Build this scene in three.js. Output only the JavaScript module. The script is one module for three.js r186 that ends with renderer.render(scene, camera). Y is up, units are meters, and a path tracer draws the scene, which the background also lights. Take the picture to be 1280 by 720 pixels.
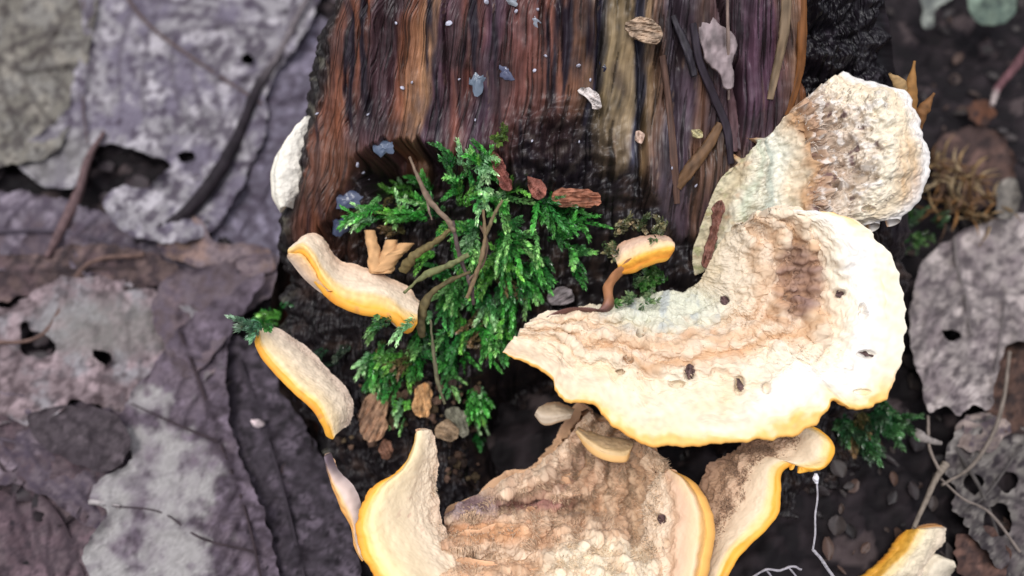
import * as THREE from 'three';
import { mergeGeometries } from 'three/addons/utils/BufferGeometryUtils.js';

// ------------------------------------------------------------------ camera, sky, sun, exposure
// Builders work in small units U (about 0.2 mm) on axes x = right, y = along the stump's face, w = off its face, then are moved to world metres.
const U = 0.000203, DIST = 1108, PITCH = THREE.MathUtils.degToRad(62);
const UPY = Math.cos(PITCH), UPW = Math.sin(PITCH);
const aW = new THREE.Vector3(0, UPW, UPY), aY = new THREE.Vector3(0, UPY, -UPW), aX = new THREE.Vector3(1, 0, 0);
const GROUND_W = -370, GD = GROUND_W * UPW;
const ORIGIN = new THREE.Vector3(0, -GD * U, 0);
const VIEW = new THREE.Matrix4().makeBasis(aX.clone().multiplyScalar(U), aY.clone().multiplyScalar(U), aW.clone().multiplyScalar(U)).setPosition(ORIGIN);

const scene = new THREE.Scene();
const camera = new THREE.PerspectiveCamera(36, 1024 / 576, 0.01, 20);
camera.position.copy(ORIGIN).addScaledVector(aW, DIST * U);
camera.up.set(0, 1, 0);
camera.lookAt(ORIGIN);
camera.focus = 0.212;
camera.userData.fStop = 7.5;
camera.updateMatrixWorld();

{ // soft overcast sky: bright overhead, a little dimmer towards the horizon, cool
  const w = 64, h = 32, data = new Float32Array(w * h * 4);
  for (let j = 0; j < h; j++) for (let i = 0; i < w; i++) {
    const el = ((j + 0.5) / h - 0.5) * Math.PI, s = Math.sin(el), k = (j * w + i) * 4;
    const b = s > 0 ? 0.16 + 1.5 * s * s : 0.05;
    data[k] = b * 0.97; data[k + 1] = b * 0.98; data[k + 2] = b * 1.1; data[k + 3] = 1;
  }
  const sky = new THREE.DataTexture(data, w, h, THREE.RGBAFormat, THREE.FloatType);
  sky.mapping = THREE.EquirectangularReflectionMapping; sky.magFilter = THREE.LinearFilter; sky.needsUpdate = true;
  scene.background = sky; scene.environment = sky;
  scene.backgroundIntensity = 1; scene.environmentIntensity = 1;
}
const sun = new THREE.DirectionalLight(new THREE.Color(1, 0.96, 0.9), 1.5);
sun.position.set(-0.35, 1.6, 0.25);
sun.castShadow = true; sun.shadow.radius = 40; sun.shadow.mapSize.set(2048, 2048);
Object.assign(sun.shadow.camera, { left: -0.3, right: 0.3, top: 0.3, bottom: -0.3, near: 0.1, far: 4 });
scene.add(sun, sun.target);
const renderer = new THREE.WebGLRenderer({ antialias: true });
renderer.toneMapping = THREE.LinearToneMapping;
renderer.toneMappingExposure = 1.25;
renderer.shadowMap.enabled = true;

// ------------------------------------------------------------------ helpers: random, noise
let seed = 12345;
const rnd = () => { seed = (seed * 1664525 + 1013904223) >>> 0; return seed / 4294967296; };
const rr = (a, b) => a + (b - a) * rnd();
const PERM = new Uint8Array(512);
{ const p = Array.from({ length: 256 }, (_, i) => i); for (let i = 255; i > 0; i--) { const j = Math.floor(rnd() * (i + 1)); [p[i], p[j]] = [p[j], p[i]]; } for (let i = 0; i < 512; i++) PERM[i] = p[i & 255]; }
const grad = (h, x, y, z) => { h &= 15; const u = h < 8 ? x : y, v = h < 4 ? y : h === 12 || h === 14 ? x : z; return ((h & 1) ? -u : u) + ((h & 2) ? -v : v); };
const fade = (t) => t * t * t * (t * (t * 6 - 15) + 10);
const mixf = (a, b, t) => a + (b - a) * t;
function n3(x, y, z = 0) {
  const xi = Math.floor(x), yi = Math.floor(y), zi = Math.floor(z), X = xi & 255, Y = yi & 255, Z = zi & 255;
  x -= xi; y -= yi; z -= zi;
  const u = fade(x), v = fade(y), w = fade(z), A = PERM[X] + Y, AA = PERM[A] + Z, AB = PERM[A + 1] + Z, B = PERM[X + 1] + Y, BA = PERM[B] + Z, BB = PERM[B + 1] + Z;
  return mixf(mixf(mixf(grad(PERM[AA], x, y, z), grad(PERM[BA], x - 1, y, z), u), mixf(grad(PERM[AB], x, y - 1, z), grad(PERM[BB], x - 1, y - 1, z), u), v),
    mixf(mixf(grad(PERM[AA + 1], x, y, z - 1), grad(PERM[BA + 1], x - 1, y, z - 1), u), mixf(grad(PERM[AB + 1], x, y - 1, z - 1), grad(PERM[BB + 1], x - 1, y - 1, z - 1), u), v), w);
}
const fbm = (x, y, z = 0, o = 4) => { let s = 0, a = 0.5; for (let i = 0; i < o; i++) { s += a * n3(x, y, z); x = x * 2.03 + 7.1; y = y * 2.03 + 3.7; z = z * 2.03 + 1.3; a *= 0.5; } return s; };
const ridge = (x, y, z = 0, o = 3) => { let s = 0, a = 0.5; for (let i = 0; i < o; i++) { s += a * (1 - 2 * Math.abs(n3(x, y, z))); x = x * 2.1 + 5.2; y = y * 2.1 + 1.7; z = z * 2.1 + 9.3; a *= 0.5; } return s; };
const hash3 = (x, y, z, k) => PERM[(PERM[(PERM[(x + k * 57) & 255] + y) & 255] + z) & 255] / 255;
function worley(x, y, z) { // distance to the nearest and second nearest of scattered points
  const xi = Math.floor(x), yi = Math.floor(y), zi = Math.floor(z); let f1 = 9, f2 = 9, id = 0;
  for (let a = -1; a <= 1; a++) for (let b = -1; b <= 1; b++) for (let c = -1; c <= 1; c++) {
    const X = xi + a, Y = yi + b, Z = zi + c;
    const dx = X + hash3(X, Y, Z, 1) - x, dy = Y + hash3(X, Y, Z, 2) - y, dz = Z + hash3(X, Y, Z, 3) - z, d = Math.sqrt(dx * dx + dy * dy + dz * dz);
    if (d < f1) { f2 = f1; f1 = d; id = hash3(X, Y, Z, 4); } else if (d < f2) f2 = d;
  }
  return [f1, f2, id];
}
const sst = (a, b, x) => { const t = Math.min(1, Math.max(0, (x - a) / (b - a))); return t * t * (3 - 2 * t); };
const clamp = (x, a, b) => Math.min(b, Math.max(a, x));
const mix3 = (a, b, t) => [mixf(a[0], b[0], t), mixf(a[1], b[1], t), mixf(a[2], b[2], t)];
const mul3 = (a, s) => [a[0] * s, a[1] * s, a[2] * s];
const blob = (x, y, cx, cy, rx, ry, soft = 0.5) => 1 - sst(1 - soft, 1 + soft, Math.hypot((x - cx) / rx, (y - cy) / ry));
function table(rows, x) { // smooth interpolation in [[x, value]...]
  if (x <= rows[0][0]) return rows[0][1];
  for (let i = 1; i < rows.length; i++) if (x <= rows[i][0]) { const t = (x - rows[i - 1][0]) / (rows[i][0] - rows[i - 1][0]), s = t * t * (3 - 2 * t); const a = rows[i - 1][1], b = rows[i][1]; return Array.isArray(a) ? mix3(a, b, s) : mixf(a, b, s); }
  return rows[rows.length - 1][1];
}

// ------------------------------------------------------------------ helpers: places
const at = (px, py, w) => { const s = (DIST - w) / DIST; return [(px - 640) * s, (360 - py) * s, w]; };      // a point on the stump's axes
const pix = (p) => { const s = DIST / (DIST - p[2]); return [640 + p[0] * s, 360 - p[1] * s]; };
const UP = [0, UPY, UPW], FWD = [0, UPW, -UPY];
const ground2view = (gx, gz, h) => [gx, gz * UPW + h * UPY, GROUND_W - gz * UPY + h * UPW];
let moundAt = null;
const mound = (gx, gz) => moundAt ? 105 * Math.exp(-(((gx - moundAt[0]) / 430) ** 2) - ((gz - moundAt[1]) / 420) ** 2) : 0;
function G(px, py, h = 0) { // a point h units above the ground
  const X = px - 640, Y = 360 - py; let m = 0, p;
  for (let i = 0; i < 4; i++) {
    const t = (GD + h + m - DIST * UPW) / (Y * UPY - DIST * UPW);
    p = [X * t, Y * t, DIST - DIST * t];
    const r = [p[0], p[1], p[2] - GROUND_W];
    m = mound(r[0], r[1] * FWD[1] + r[2] * FWD[2]);
  }
  return p;
}
{ const p = G(900, 640, 0), r = [p[0], p[1], p[2] - GROUND_W]; moundAt = [r[0], r[1] * FWD[1] + r[2] * FWD[2]]; }

// what has been built so far, seen as heights over the stump's axes, so that small things can be set down on it
const RW = 340, RH = 200, support = new Float32Array(RW * RH).fill(-1e9);
function register(geo) {
  const a = geo.attributes.position.array;
  for (let i = 0; i < a.length; i += 3) { const [x, y] = pix([a[i], a[i + 1], a[i + 2]]); const c = Math.floor(x / 4) + 10, r = Math.floor(y / 4) + 10; if (c >= 0 && r >= 0 && c < RW && r < RH && a[i + 2] > support[r * RW + c]) support[r * RW + c] = a[i + 2]; }
}
function SW(px, py) { const c = Math.floor(px / 4) + 10, r = Math.floor(py / 4) + 10; for (let k = 0; k < 5; k++) { let b = -1e9; for (let y = -k; y <= k; y++) for (let x = -k; x <= k; x++) { const v = support[clamp(r + y, 0, RH - 1) * RW + clamp(c + x, 0, RW - 1)]; if (v > b) b = v; } if (b > -1e8) return b; } return -100; }

// ------------------------------------------------------------------ helpers: things
const taken = {};
const numbered = (n) => { const k = taken[n] = (taken[n] ?? -1) + 1; return k ? `${n}_${String(k).padStart(3, '0')}` : n; };
function finish(geo) { if (!geo.attributes.normal) geo.computeVertexNormals(); return geo; }
function mesh(name, geo, m, base) { // geometry in small units -> a Mesh relative to base (world)
  finish(geo);
  if (!geo.userData.world) { geo.applyMatrix4(VIEW); geo.userData.world = true; }
  if (base) geo.translate(-base.x, -base.y, -base.z);
  const o = new THREE.Mesh(geo, m); o.name = name; o.castShadow = o.receiveShadow = true;
  return o;
}
function baseOf(geos) { const b = new THREE.Box3(); for (const g of geos) { finish(g); if (!g.userData.world) { g.applyMatrix4(VIEW); g.userData.world = true; } g.computeBoundingBox(); b.union(g.boundingBox); } return new THREE.Vector3((b.min.x + b.max.x) / 2, b.min.y, (b.min.z + b.max.z) / 2); }
function thing(name, label, category, parts, group, kind) { // parts: [name, geometry, material, [sub-parts]]; a single part named null makes a one-mesh thing
  const all = []; const walk = (ps) => ps.forEach((p) => { all.push(p[1]); if (p[3]) walk(p[3]); }); walk(parts);
  const base = baseOf(all);
  let o;
  if (parts.length === 1 && parts[0][0] === null) { o = mesh(numbered(name), parts[0][1], parts[0][2], base); } else {
    o = new THREE.Group(); o.name = numbered(name);
    const add = (ps, to) => ps.forEach((p) => { const m = mesh(p[0], p[1], p[2], base); if (p[4]) m.userData.kind = p[4]; to.add(m); if (p[3]) add(p[3], m); });
    add(parts, o);
  }
  o.position.copy(base); scene.add(o);
  if (kind === 'structure') { o.userData = { ...o.userData, label, kind }; } else { o.userData = { ...o.userData, label, category }; if (group) o.userData.group = group; if (kind) o.userData.kind = kind; }
  return o;
}
function geom(pos, idx, col) { const g = new THREE.BufferGeometry(); g.setAttribute('position', new THREE.BufferAttribute(pos instanceof Float32Array ? pos : new Float32Array(pos), 3)); if (col) g.setAttribute('color', new THREE.BufferAttribute(col instanceof Float32Array ? col : new Float32Array(col), 3)); g.setIndex(idx); return g; }
function pick(geo, faces) { // a geometry of the chosen faces (list of index triples' starts), keeping the smooth normals of the whole
  const P = geo.attributes.position.array, N = geo.attributes.normal.array, C = geo.attributes.color.array, I = geo.index.array, map = new Map(), p = [], n = [], c = [], idx = [];
  for (const f of faces) for (let k = 0; k < 3; k++) { const v = I[f + k]; let m = map.get(v); if (m === undefined) { m = map.size; map.set(v, m); for (let q = 0; q < 3; q++) { p.push(P[v * 3 + q]); n.push(N[v * 3 + q]); c.push(C[v * 3 + q]); } } idx.push(m); }
  const g = geom(p, idx, c); g.setAttribute('normal', new THREE.BufferAttribute(new Float32Array(n), 3)); return g;
}
function gridGeo(nu, nv, f) { // f(i, j) -> [x, y, w, r, g, b]
  const pos = new Float32Array((nu + 1) * (nv + 1) * 3), col = new Float32Array(pos.length), idx = [];
  for (let j = 0; j <= nv; j++) for (let i = 0; i <= nu; i++) { const q = f(i, j), k = (j * (nu + 1) + i) * 3; pos[k] = q[0]; pos[k + 1] = q[1]; pos[k + 2] = q[2]; col[k] = q[3]; col[k + 1] = q[4]; col[k + 2] = q[5]; }
  for (let j = 0; j < nv; j++) for (let i = 0; i < nu; i++) { const a = j * (nu + 1) + i; idx.push(a, a + nu + 1, a + 1, a + 1, a + nu + 1, a + nu + 2); }
  return geom(pos, idx, col);
}
const sub = (a, b) => [a[0] - b[0], a[1] - b[1], a[2] - b[2]], add = (a, b) => [a[0] + b[0], a[1] + b[1], a[2] + b[2]], sc = (a, s) => [a[0] * s, a[1] * s, a[2] * s];
const cross = (a, b) => [a[1] * b[2] - a[2] * b[1], a[2] * b[0] - a[0] * b[2], a[0] * b[1] - a[1] * b[0]];
const unit = (a) => { const l = Math.hypot(...a) || 1; return [a[0] / l, a[1] / l, a[2] / l]; };
const dot = (a, b) => a[0] * b[0] + a[1] * b[1] + a[2] * b[2];

// ------------------------------------------------------------------ materials
const mat = (o) => new THREE.MeshPhysicalMaterial({ color: 0xffffff, vertexColors: true, roughness: 0.8, metalness: 0, ...o });
const M = {
  soil: mat({ roughness: 0.75, specularIntensity: 0.25 }), wood: mat({ roughness: 0.45, specularIntensity: 0.6 }), splinter: mat({ roughness: 0.6, specularIntensity: 0.5 }), cap: mat({ roughness: 0.9, specularIntensity: 0.3, sheen: 0.3, sheenRoughness: 0.6, sheenColor: new THREE.Color(1, 0.95, 0.88) }), rim: mat({ roughness: 0.55, specularIntensity: 0.6 }),
  leaf: mat({ roughness: 0.75, specularIntensity: 0.35 }), moss: mat({ roughness: 0.3, clearcoat: 1, clearcoatRoughness: 0.12, transmission: 0.25, thickness: 0, specularIntensity: 0.8, side: THREE.DoubleSide }), twig: mat({ roughness: 0.7, specularIntensity: 0.4 }), wet: mat({ roughness: 0.2 }), speck: mat({ roughness: 0.35 }),
};

// ------------------------------------------------------------------ ground
{
  const warp = (t, mid, far) => { const s = Math.abs(t); return Math.sign(t) * (s < 0.82 ? (s / 0.82) * mid : mid + Math.pow((s - 0.82) / 0.18, 3) * (far - mid)); };
  const nx = 400, nz = 330, gc = [0, 150];
  const g = gridGeo(nx, nz, (i, j) => {
    const gx = gc[0] + warp((i / nx) * 2 - 1, 1250, 24000), gz = gc[1] + warp(1 - (j / nz) * 2, 900, 24000);
    const near = Math.hypot(gx, gz - 150) < 1900 ? 1 : 0;
    let h = mound(gx, gz) + fbm(gx * 0.004, gz * 0.004, 2, 3) * 30 * near;
    let c = [0.028, 0.02, 0.02];
    if (near) {
      const w = worley(gx * 0.035, gz * 0.035, 4), f = fbm(gx * 0.03, gz * 0.03, 6, 4);
      h += (0.5 - w[0]) * 7 + f * 30 + n3(gx * 0.16, gz * 0.16) * 3.2;
      c = mix3([0.008, 0.0065, 0.0075], [0.024, 0.018, 0.02], sst(0.1, 0.75, w[2] * 0.6 + f * 0.8));
      if (w[2] > 0.95) c = [0.06, 0.045, 0.045];
    }
    return [...ground2view(gx, gz, h), ...c];
  });
  thing('ground', 'dark wet woodland soil under the dead leaves around the stump', 'soil', [[null, g, M.soil]], null, 'structure');
}

// ------------------------------------------------------------------ tree stump
const stumpL = [[-160, 455], [0, 425], [70, 404], [130, 393], [210, 372], [290, 350], [400, 338], [480, 352], [550, 385], [640, 425], [700, 445], [1000, 470]];
const stumpR = [[-160, 1105], [0, 1112], [130, 1122], [290, 1128], [400, 1120], [550, 1070], [700, 1030], [1000, 1030]];
const stumpW = [[-160, 125], [0, 85], [200, 25], [400, -45], [600, -75], [800, -100], [1000, -190]];
const woodBand = [[405, [0.055, 0.045, 0.04]], [418, [0.05, 0.035, 0.03]], [430, [0.12, 0.05, 0.032]], [455, [0.15, 0.058, 0.03]], [474, [0.045, 0.026, 0.03]], [500, [0.055, 0.028, 0.032]], [512, [0.14, 0.055, 0.03]], [530, [0.22, 0.115, 0.06]], [543, [0.24, 0.14, 0.075]], [553, [0.045, 0.025, 0.035]], [575, [0.06, 0.03, 0.035]], [590, [0.12, 0.048, 0.035]], [618, [0.05, 0.03, 0.045]], [650, [0.1, 0.042, 0.035]], [690, [0.13, 0.056, 0.04]], [726, [0.12, 0.06, 0.035]], [741, [0.1, 0.06, 0.035]], [746, [0.018, 0.018, 0.035]], [753, [0.05, 0.045, 0.04]], [760, [0.19, 0.15, 0.08]], [788, [0.2, 0.155, 0.085]], [796, [0.028, 0.03, 0.045]], [806, [0.04, 0.04, 0.05]], [812, [0.15, 0.105, 0.055]], [830, [0.11, 0.065, 0.045]], [838, [0.045, 0.035, 0.045]], [868, [0.05, 0.035, 0.045]], [880, [0.1, 0.055, 0.035]], [900, [0.055, 0.035, 0.04]], [930, [0.055, 0.03, 0.045]], [960, [0.062, 0.032, 0.048]], [978, [0.1, 0.055, 0.045]], [990, [0.15, 0.09, 0.055]], [1002, [0.14, 0.055, 0.02]], [1012, [0.018, 0.013, 0.016]], [1130, [0.014, 0.011, 0.014]]];
{
  const nu = 760, nv = 460, y0 = -70, y1 = 860, BULGE = 135;
  const f = (i, j) => {
    const py = y0 + (y1 - y0) * j / nv, L = table(stumpL, py), R = table(stumpR, py), sw = table(stumpW, py);
    const u = i / nu, th = u < 0.92 ? Math.PI * (1 - u / 0.92) : -Math.PI * (u - 0.92) / 0.08; // most columns on the face, the rest round the back
    const front = Math.sin(th) >= 0, aw = sw - BULGE, s = (DIST - aw) / DIST;
    const cs = Math.cos(th), sn = Math.sin(th), x = ((L + R) / 2 - 640 + (R - L) / 2 * Math.sign(cs) * Math.pow(Math.abs(cs), 0.86)) * s, y = (360 - py) * s;
    let w = aw + (front ? BULGE * Math.pow(sn, 0.75) : 260 * sn);
    const [px, pv] = pix([x, y, w]), g = (px - L) / (R - L), bx = 412 + g * 700; // bx: place across the grain
    const a = px, gr = py;
    const aw2 = a + fbm(a * 0.012, gr * 0.009, 31, 3) * 9;
    let d = fbm(aw2 * 0.028, gr * 0.0025, 1, 3) * 18 + fbm(aw2 * 0.085, gr * 0.004, 5, 3) * 8 + fbm(aw2 * 0.23, gr * 0.006, 3.5, 2) * 3.2 + fbm(a * 0.05, gr * 0.03, 17, 3) * 3;
    let c = table(woodBand, bx + fbm(gr * 0.008, a * 0.02, 8, 3) * 22);
    const v = 0.95 + 1.0 * fbm(aw2 * 0.11, gr * 0.007, 9, 3) + 0.8 * fbm(aw2 * 0.33, gr * 0.016, 2.5, 2) + 1.1 * fbm(a * 0.03, gr * 0.022, 4, 5);
    c = mul3(c, 1.35 * clamp(v, 0.25, 2)); c = [c[0] * 1.08, c[1], c[2]];
    c = mix3(c, [0.05, 0.034, 0.036], 0.6 * sst(0.08, 0.3, fbm(px * 0.02, py * 0.014, 97, 4)));
    c = mix3(c, [0.26, 0.17, 0.12], 0.55 * sst(0.26, 0.42, fbm(aw2 * 0.21, gr * 0.011, 91, 3)));
    d += 9 * fbm(a * 0.04, gr * 0.016, 73, 4); d -= 7 * sst(0.2, 0.4, fbm(a * 0.07, gr * 0.012, 79, 3));
    if (bx > 405 && bx < 745) c = mix3(c, [0.02, 0.013, 0.02], sst(0.08, 0.28, fbm(aw2 * 0.06, gr * 0.006, 21, 3)));
    // cracks along the grain
    for (const [cx, lean, wd, dp, ya, yb] of [[748, 0.0, 3, 14, -200, 240], [798, 0.03, 5, 14, -200, 300], [556, 0.02, 3, 9, -200, 150], [475, -0.12, 5, 9, -200, 180], [846, 0.12, 6, 16, -40, 120], [918, 0.02, 6, 30, 100, 220], [905, 0.2, 4, 18, -10, 120], [1011, -0.05, 6, 22, -200, 140]]) {
      const q = Math.abs(px - cx - lean * (py - 60) - n3(py * 0.02, cx) * 5) / wd;
      if (q < 1 && py > ya && py < yb) d -= dp * (1 - q * q) * sst(ya, ya + 25, py) * sst(yb, yb - 25, py);
    }
    if (front) {
      const nz = fbm(px * 0.02, pv * 0.02, 11, 3) * 34;
      const edge = px < 780 ? mixf(305, 202, sst(385, 455, px)) : mixf(202, 290, sst(780, 860, px));
      const rot = sst(edge - 12, edge + 16, pv + nz + 16 * n3(px * 0.09, 5, pv * 0.004) + 9 * n3(px * 0.28, 9, pv * 0.01)), low = sst(1000, 900, px) * rot;
      const wart = worley(px * 0.06, pv * 0.06, w * 0.06);
      d -= low * 24 * sst(800, 740, px);
      d -= 95 * blob(px + 6 * n3(px * 0.1, 1), pv + 10 * n3(px * 0.12, 4), 503, 214, 54, 34, 0.25);
      d -= 130 * blob(px, pv, 680, 548, 95, 78, 0.45) + 70 * blob(px, pv, 880, 585, 80, 30, 0.5);
      const crumb = blob(px, pv, 700, 192, 72, 58, 0.5);
      d = mixf(d, d * 0.3 + 6 + (0.55 - wart[0]) * 16 + fbm(px * 0.05, pv * 0.05, 13, 4) * 34, crumb);
      const dark = Math.max(rot, 0.0);
      const soilc = mix3([0.016, 0.012, 0.013], [0.05, 0.032, 0.026], sst(0.0, 0.35, fbm(px * 0.045, pv * 0.045, 41, 4)));
      c = mix3(c, soilc, dark);
      d += dark * ((0.5 - wart[0]) * 8 + fbm(px * 0.03, pv * 0.03, 3, 5) * 34);
      c = mix3(c, mix3([0.016, 0.012, 0.016], [0.085, 0.07, 0.065], sst(0.0, 0.4, fbm(px * 0.06, pv * 0.06, 43, 4))), crumb * 0.92);
      c = mix3(c, [0.13, 0.055, 0.032], blob(px, pv, 425, 215, 42, 40) * 0.7 * (1 - dark));
      c = mix3(c, [0.075, 0.03, 0.018], 0.75 * blob(px, pv, 400, 300, 55, 60) * (0.6 + n3(px * 0.05, pv * 0.05)));
      if (px > 1008 + (pv < 130 ? -pv * 0.03 : 0) && pv < 170) { const k = sst(1006, 1018, px); d = mixf(d, -26 + (0.5 - wart[0]) * 8 + fbm(px * 0.025, pv * 0.018, 5, 5) * 62, k); c = mix3(c, mix3([0.008, 0.006, 0.009], [0.06, 0.045, 0.062], sst(0.1, 0.42, fbm(px * 0.04, pv * 0.03, 51, 4))), k); }
      if (bx < 424) { d += (0.5 - wart[0]) * 10; c = mix3(c, mix3([0.02, 0.016, 0.016], [0.14, 0.13, 0.1], sst(0.05, 0.35, fbm(px * 0.08, pv * 0.05, 61, 3))), sst(426, 414, bx)); }
      const pale = blob(px, pv, 905, 205, 32, 40) ; c = mix3(c, [0.16, 0.09, 0.05], pale * 0.6 * (1 - dark));
    }
    const nrm = unit([cs * BULGE * 0.5, 0.2, front ? sn * (R - L) * 0.4 : sn * 150]);
    return [x + nrm[0] * d, y, w + nrm[2] * d, ...c];
  };
  const wood = gridGeo(nu, nv, f);
  wood.computeVertexNormals(); register(wood);
  { // fine wet fibres, laid round the stump and along its grain
    const uv = new Float32Array((nu + 1) * (nv + 1) * 2), P = wood.attributes.position.array;
    for (let j = 0; j <= nv; j++) { let arc = 0; for (let i = 0; i <= nu; i++) { const k = j * (nu + 1) + i; if (i) arc += 1.15; uv[k * 2] = arc / 900; uv[k * 2 + 1] = 1 - (j / nv) * 930 / 940; } }
    wood.setAttribute('uv', new THREE.BufferAttribute(uv, 2));
    const W = 2048, H = 1024, col = new Uint8Array(W * H * 4), bmp = new Uint8Array(W * H * 4);
    for (let y = 0; y < H; y++) for (let x = 0; x < W; x++) {
      const X = x * 0.44, Y = y * 0.92, wx = X + 5 * n3(X * 0.02, Y * 0.008, 3), k = (y * W + x) * 4;
      const a = n3(wx * 0.55, Y * 0.012, 1), b = n3(wx * 1.1, Y * 0.02, 2), e = n3(wx * 0.22, Y * 0.007, 4), spk = n3(X * 0.5, Y * 0.3, 9);
      let v = 0.74 + 0.3 * a + 0.26 * b + 0.25 * e; if (a + e < -0.42) v *= 0.45; if (b + a > 0.62) v *= 1.25; if (spk > 0.52) v += 0.18;
      v = clamp(v, 0.12, 1); const hgt = clamp(0.5 + 0.35 * a + 0.25 * b + 0.3 * e - (a + e < -0.42 ? 0.25 : 0), 0, 1);
      col[k] = 255 * v; col[k + 1] = 255 * v; col[k + 2] = 255 * v; col[k + 3] = 255; bmp[k] = bmp[k + 1] = bmp[k + 2] = 255 * hgt; bmp[k + 3] = 255;
    }
    const tex = (d) => { const t = new THREE.DataTexture(d, W, H, THREE.RGBAFormat); t.magFilter = t.minFilter = THREE.LinearFilter; t.wrapS = t.wrapT = THREE.RepeatWrapping; t.needsUpdate = true; return t; };
    M.woodface = mat({ roughness: 0.4, specularIntensity: 0.6, map: tex(col), bumpMap: tex(bmp), bumpScale: 0.0004 });
  }
  // broken top that closes the stump above
  const rim = []; for (let i = 0; i <= 80; i++) rim.push(f(Math.round(i / 80 * nu), 0));
  const mid = rim.reduce((a, q) => add(a, sc(q, 1 / rim.length)), [0, 0, 0]);
  const top = gridGeo(80, 8, (i, j) => { const t = j / 8, q = rim[i], k = n3(q[0] * 0.03 * (1 - t), q[2] * 0.03 * (1 - t), 3) * 18 * Math.sin(Math.PI * t); return [mixf(q[0], mid[0], t), mixf(q[1], mid[1], t) + k, mixf(q[2], mid[2], t), 0.08, 0.045, 0.03]; });
  // splinters, flakes and bark that stand off the face
  const sliver = (pts, thick, colr, round = 0.5) => { // pts: [px, py, half width, lift]
    const P = pts.map(([x, y, , l]) => new THREE.Vector3(...at(x, y, SW(x, y) + l))), cv = new THREE.CatmullRomCurve3(P), n = 40, m = 10;
    return gridGeo(m * 2, n, (i, j) => {
      const t = j / n, p = cv.getPoint(t), tg = cv.getTangent(t).toArray(), side = unit(cross(tg, [0, 0, 1])), hw = table(pts.map((q, k) => [k / (pts.length - 1), q[2]]), t);
      const a = i / (m * 2) * Math.PI * 2, cx = Math.cos(a), sy = Math.sin(a), jag = 1 + n3(j * 0.4, pts[0][0], i) * 0.22;
      const q = [p.x + side[0] * cx * hw * jag, p.y + side[1] * cx * hw * jag, p.z + Math.sign(sy) * Math.pow(Math.abs(sy), round) * thick * 0.5 + n3(cx * hw * 0.25, t * 6, pts[0][1]) * 2.2];
      const v = 0.85 + 0.5 * n3(cx * hw * 0.4, t * 4, pts[0][0]) + 0.4 * n3(q[0] * 0.2, q[1] * 0.05, 3);
      return [...q, ...mul3(colr, clamp(v, 0.35, 1.6))];
    });
  };
  const parts = [['wood', wood, M.woodface], ['broken_top', top, M.wood]];
  const bits = [
    ['splinter', [[909, -10, 1.5, 9], [910, 45, 2, 14], [911, 125, 1.5, 12]], 4, [0.25, 0.18, 0.15]],
    ['splinter', [[984, -30, 6, 0], [980, 40, 6, 2], [972, 80, 5, 2], [962, 125, 4, -1]], 8, [0.2, 0.14, 0.085]],
    ['splinter', [[1001, -30, 6, -1], [1002, 50, 6, 1], [999, 90, 5, 0], [984, 145, 4, -3]], 9, [0.17, 0.065, 0.018]],
    ['splinter', [[866, 30, 4, 1], [874, 75, 5, 5], [892, 120, 5, 6], [908, 160, 5, 5], [914, 205, 4, 2]], 9, [0.03, 0.022, 0.03]],
    ['splinter', [[841, 20, 4, 2], [858, 60, 5, 4], [868, 95, 4, 2]], 7, [0.03, 0.025, 0.032]],
    ['splinter', [[912, 112, 4, 6], [916, 145, 6, 9], [918, 190, 4, 6]], 8, [0.11, 0.06, 0.065]],
    ['splinter', [[900, 155, 5, 3], [885, 182, 7, 5], [862, 212, 8, 4], [846, 235, 6, 0]], 10, [0.14, 0.075, 0.035]],
    ['splinter', [[828, 70, 4, 0], [836, 130, 4, 2], [842, 200, 5, 2], [846, 255, 4, -1]], 7, [0.1, 0.055, 0.04]],
  ];
  const flake = (pts, lift, th, c, s) => { const poly = outline(pts, 2.2, s), w0 = pts.reduce((t, p) => t + SW(p[0], p[1]), 0) / pts.length; return sheet(poly, [], 1.6, (x, y) => ({ p: at(x, y, mixf(SW(x, y), w0, 0.85) + lift + fbm(x * 0.06, y * 0.03, s, 3) * 9), n: [0, 0, 1] }), th, (x, y) => mul3(c, clamp(0.9 + 1.2 * fbm(x * 0.1, y * 0.05, s, 4), 0.35, 1.6))); };
  parts.push(['wood_flake', flake([[875, 10], [884, 8], [898, 28], [918, 45], [922, 62], [914, 84], [917, 110], [909, 112], [897, 90], [884, 78], [877, 55], [873, 30]], 10, 4, [0.24, 0.19, 0.19], 3), M.splinter], ['bark_flake', flake([[936, 95], [950, 92], [960, 104], [957, 130], [950, 152], [938, 172], [926, 190], [919, 180], [922, 155], [926, 130], [930, 112]], 12, 6, [0.11, 0.075, 0.082], 7), M.splinter]);
  for (const [n, pts, th, c] of bits) parts.push([n, sliver(pts, th, c), M.splinter]);
  thing('tree_stump', 'rotten brown tree stump with ridged wet wood and a mossy broken front', 'tree stump', parts);
  for (const p of parts) { /* later things sit on the splinters too */ const g = p[1].clone(); g.translate(...scene.getObjectByName('tree_stump').position.toArray()); g.applyMatrix4(VIEW.clone().invert()); register(g); }
}

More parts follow.
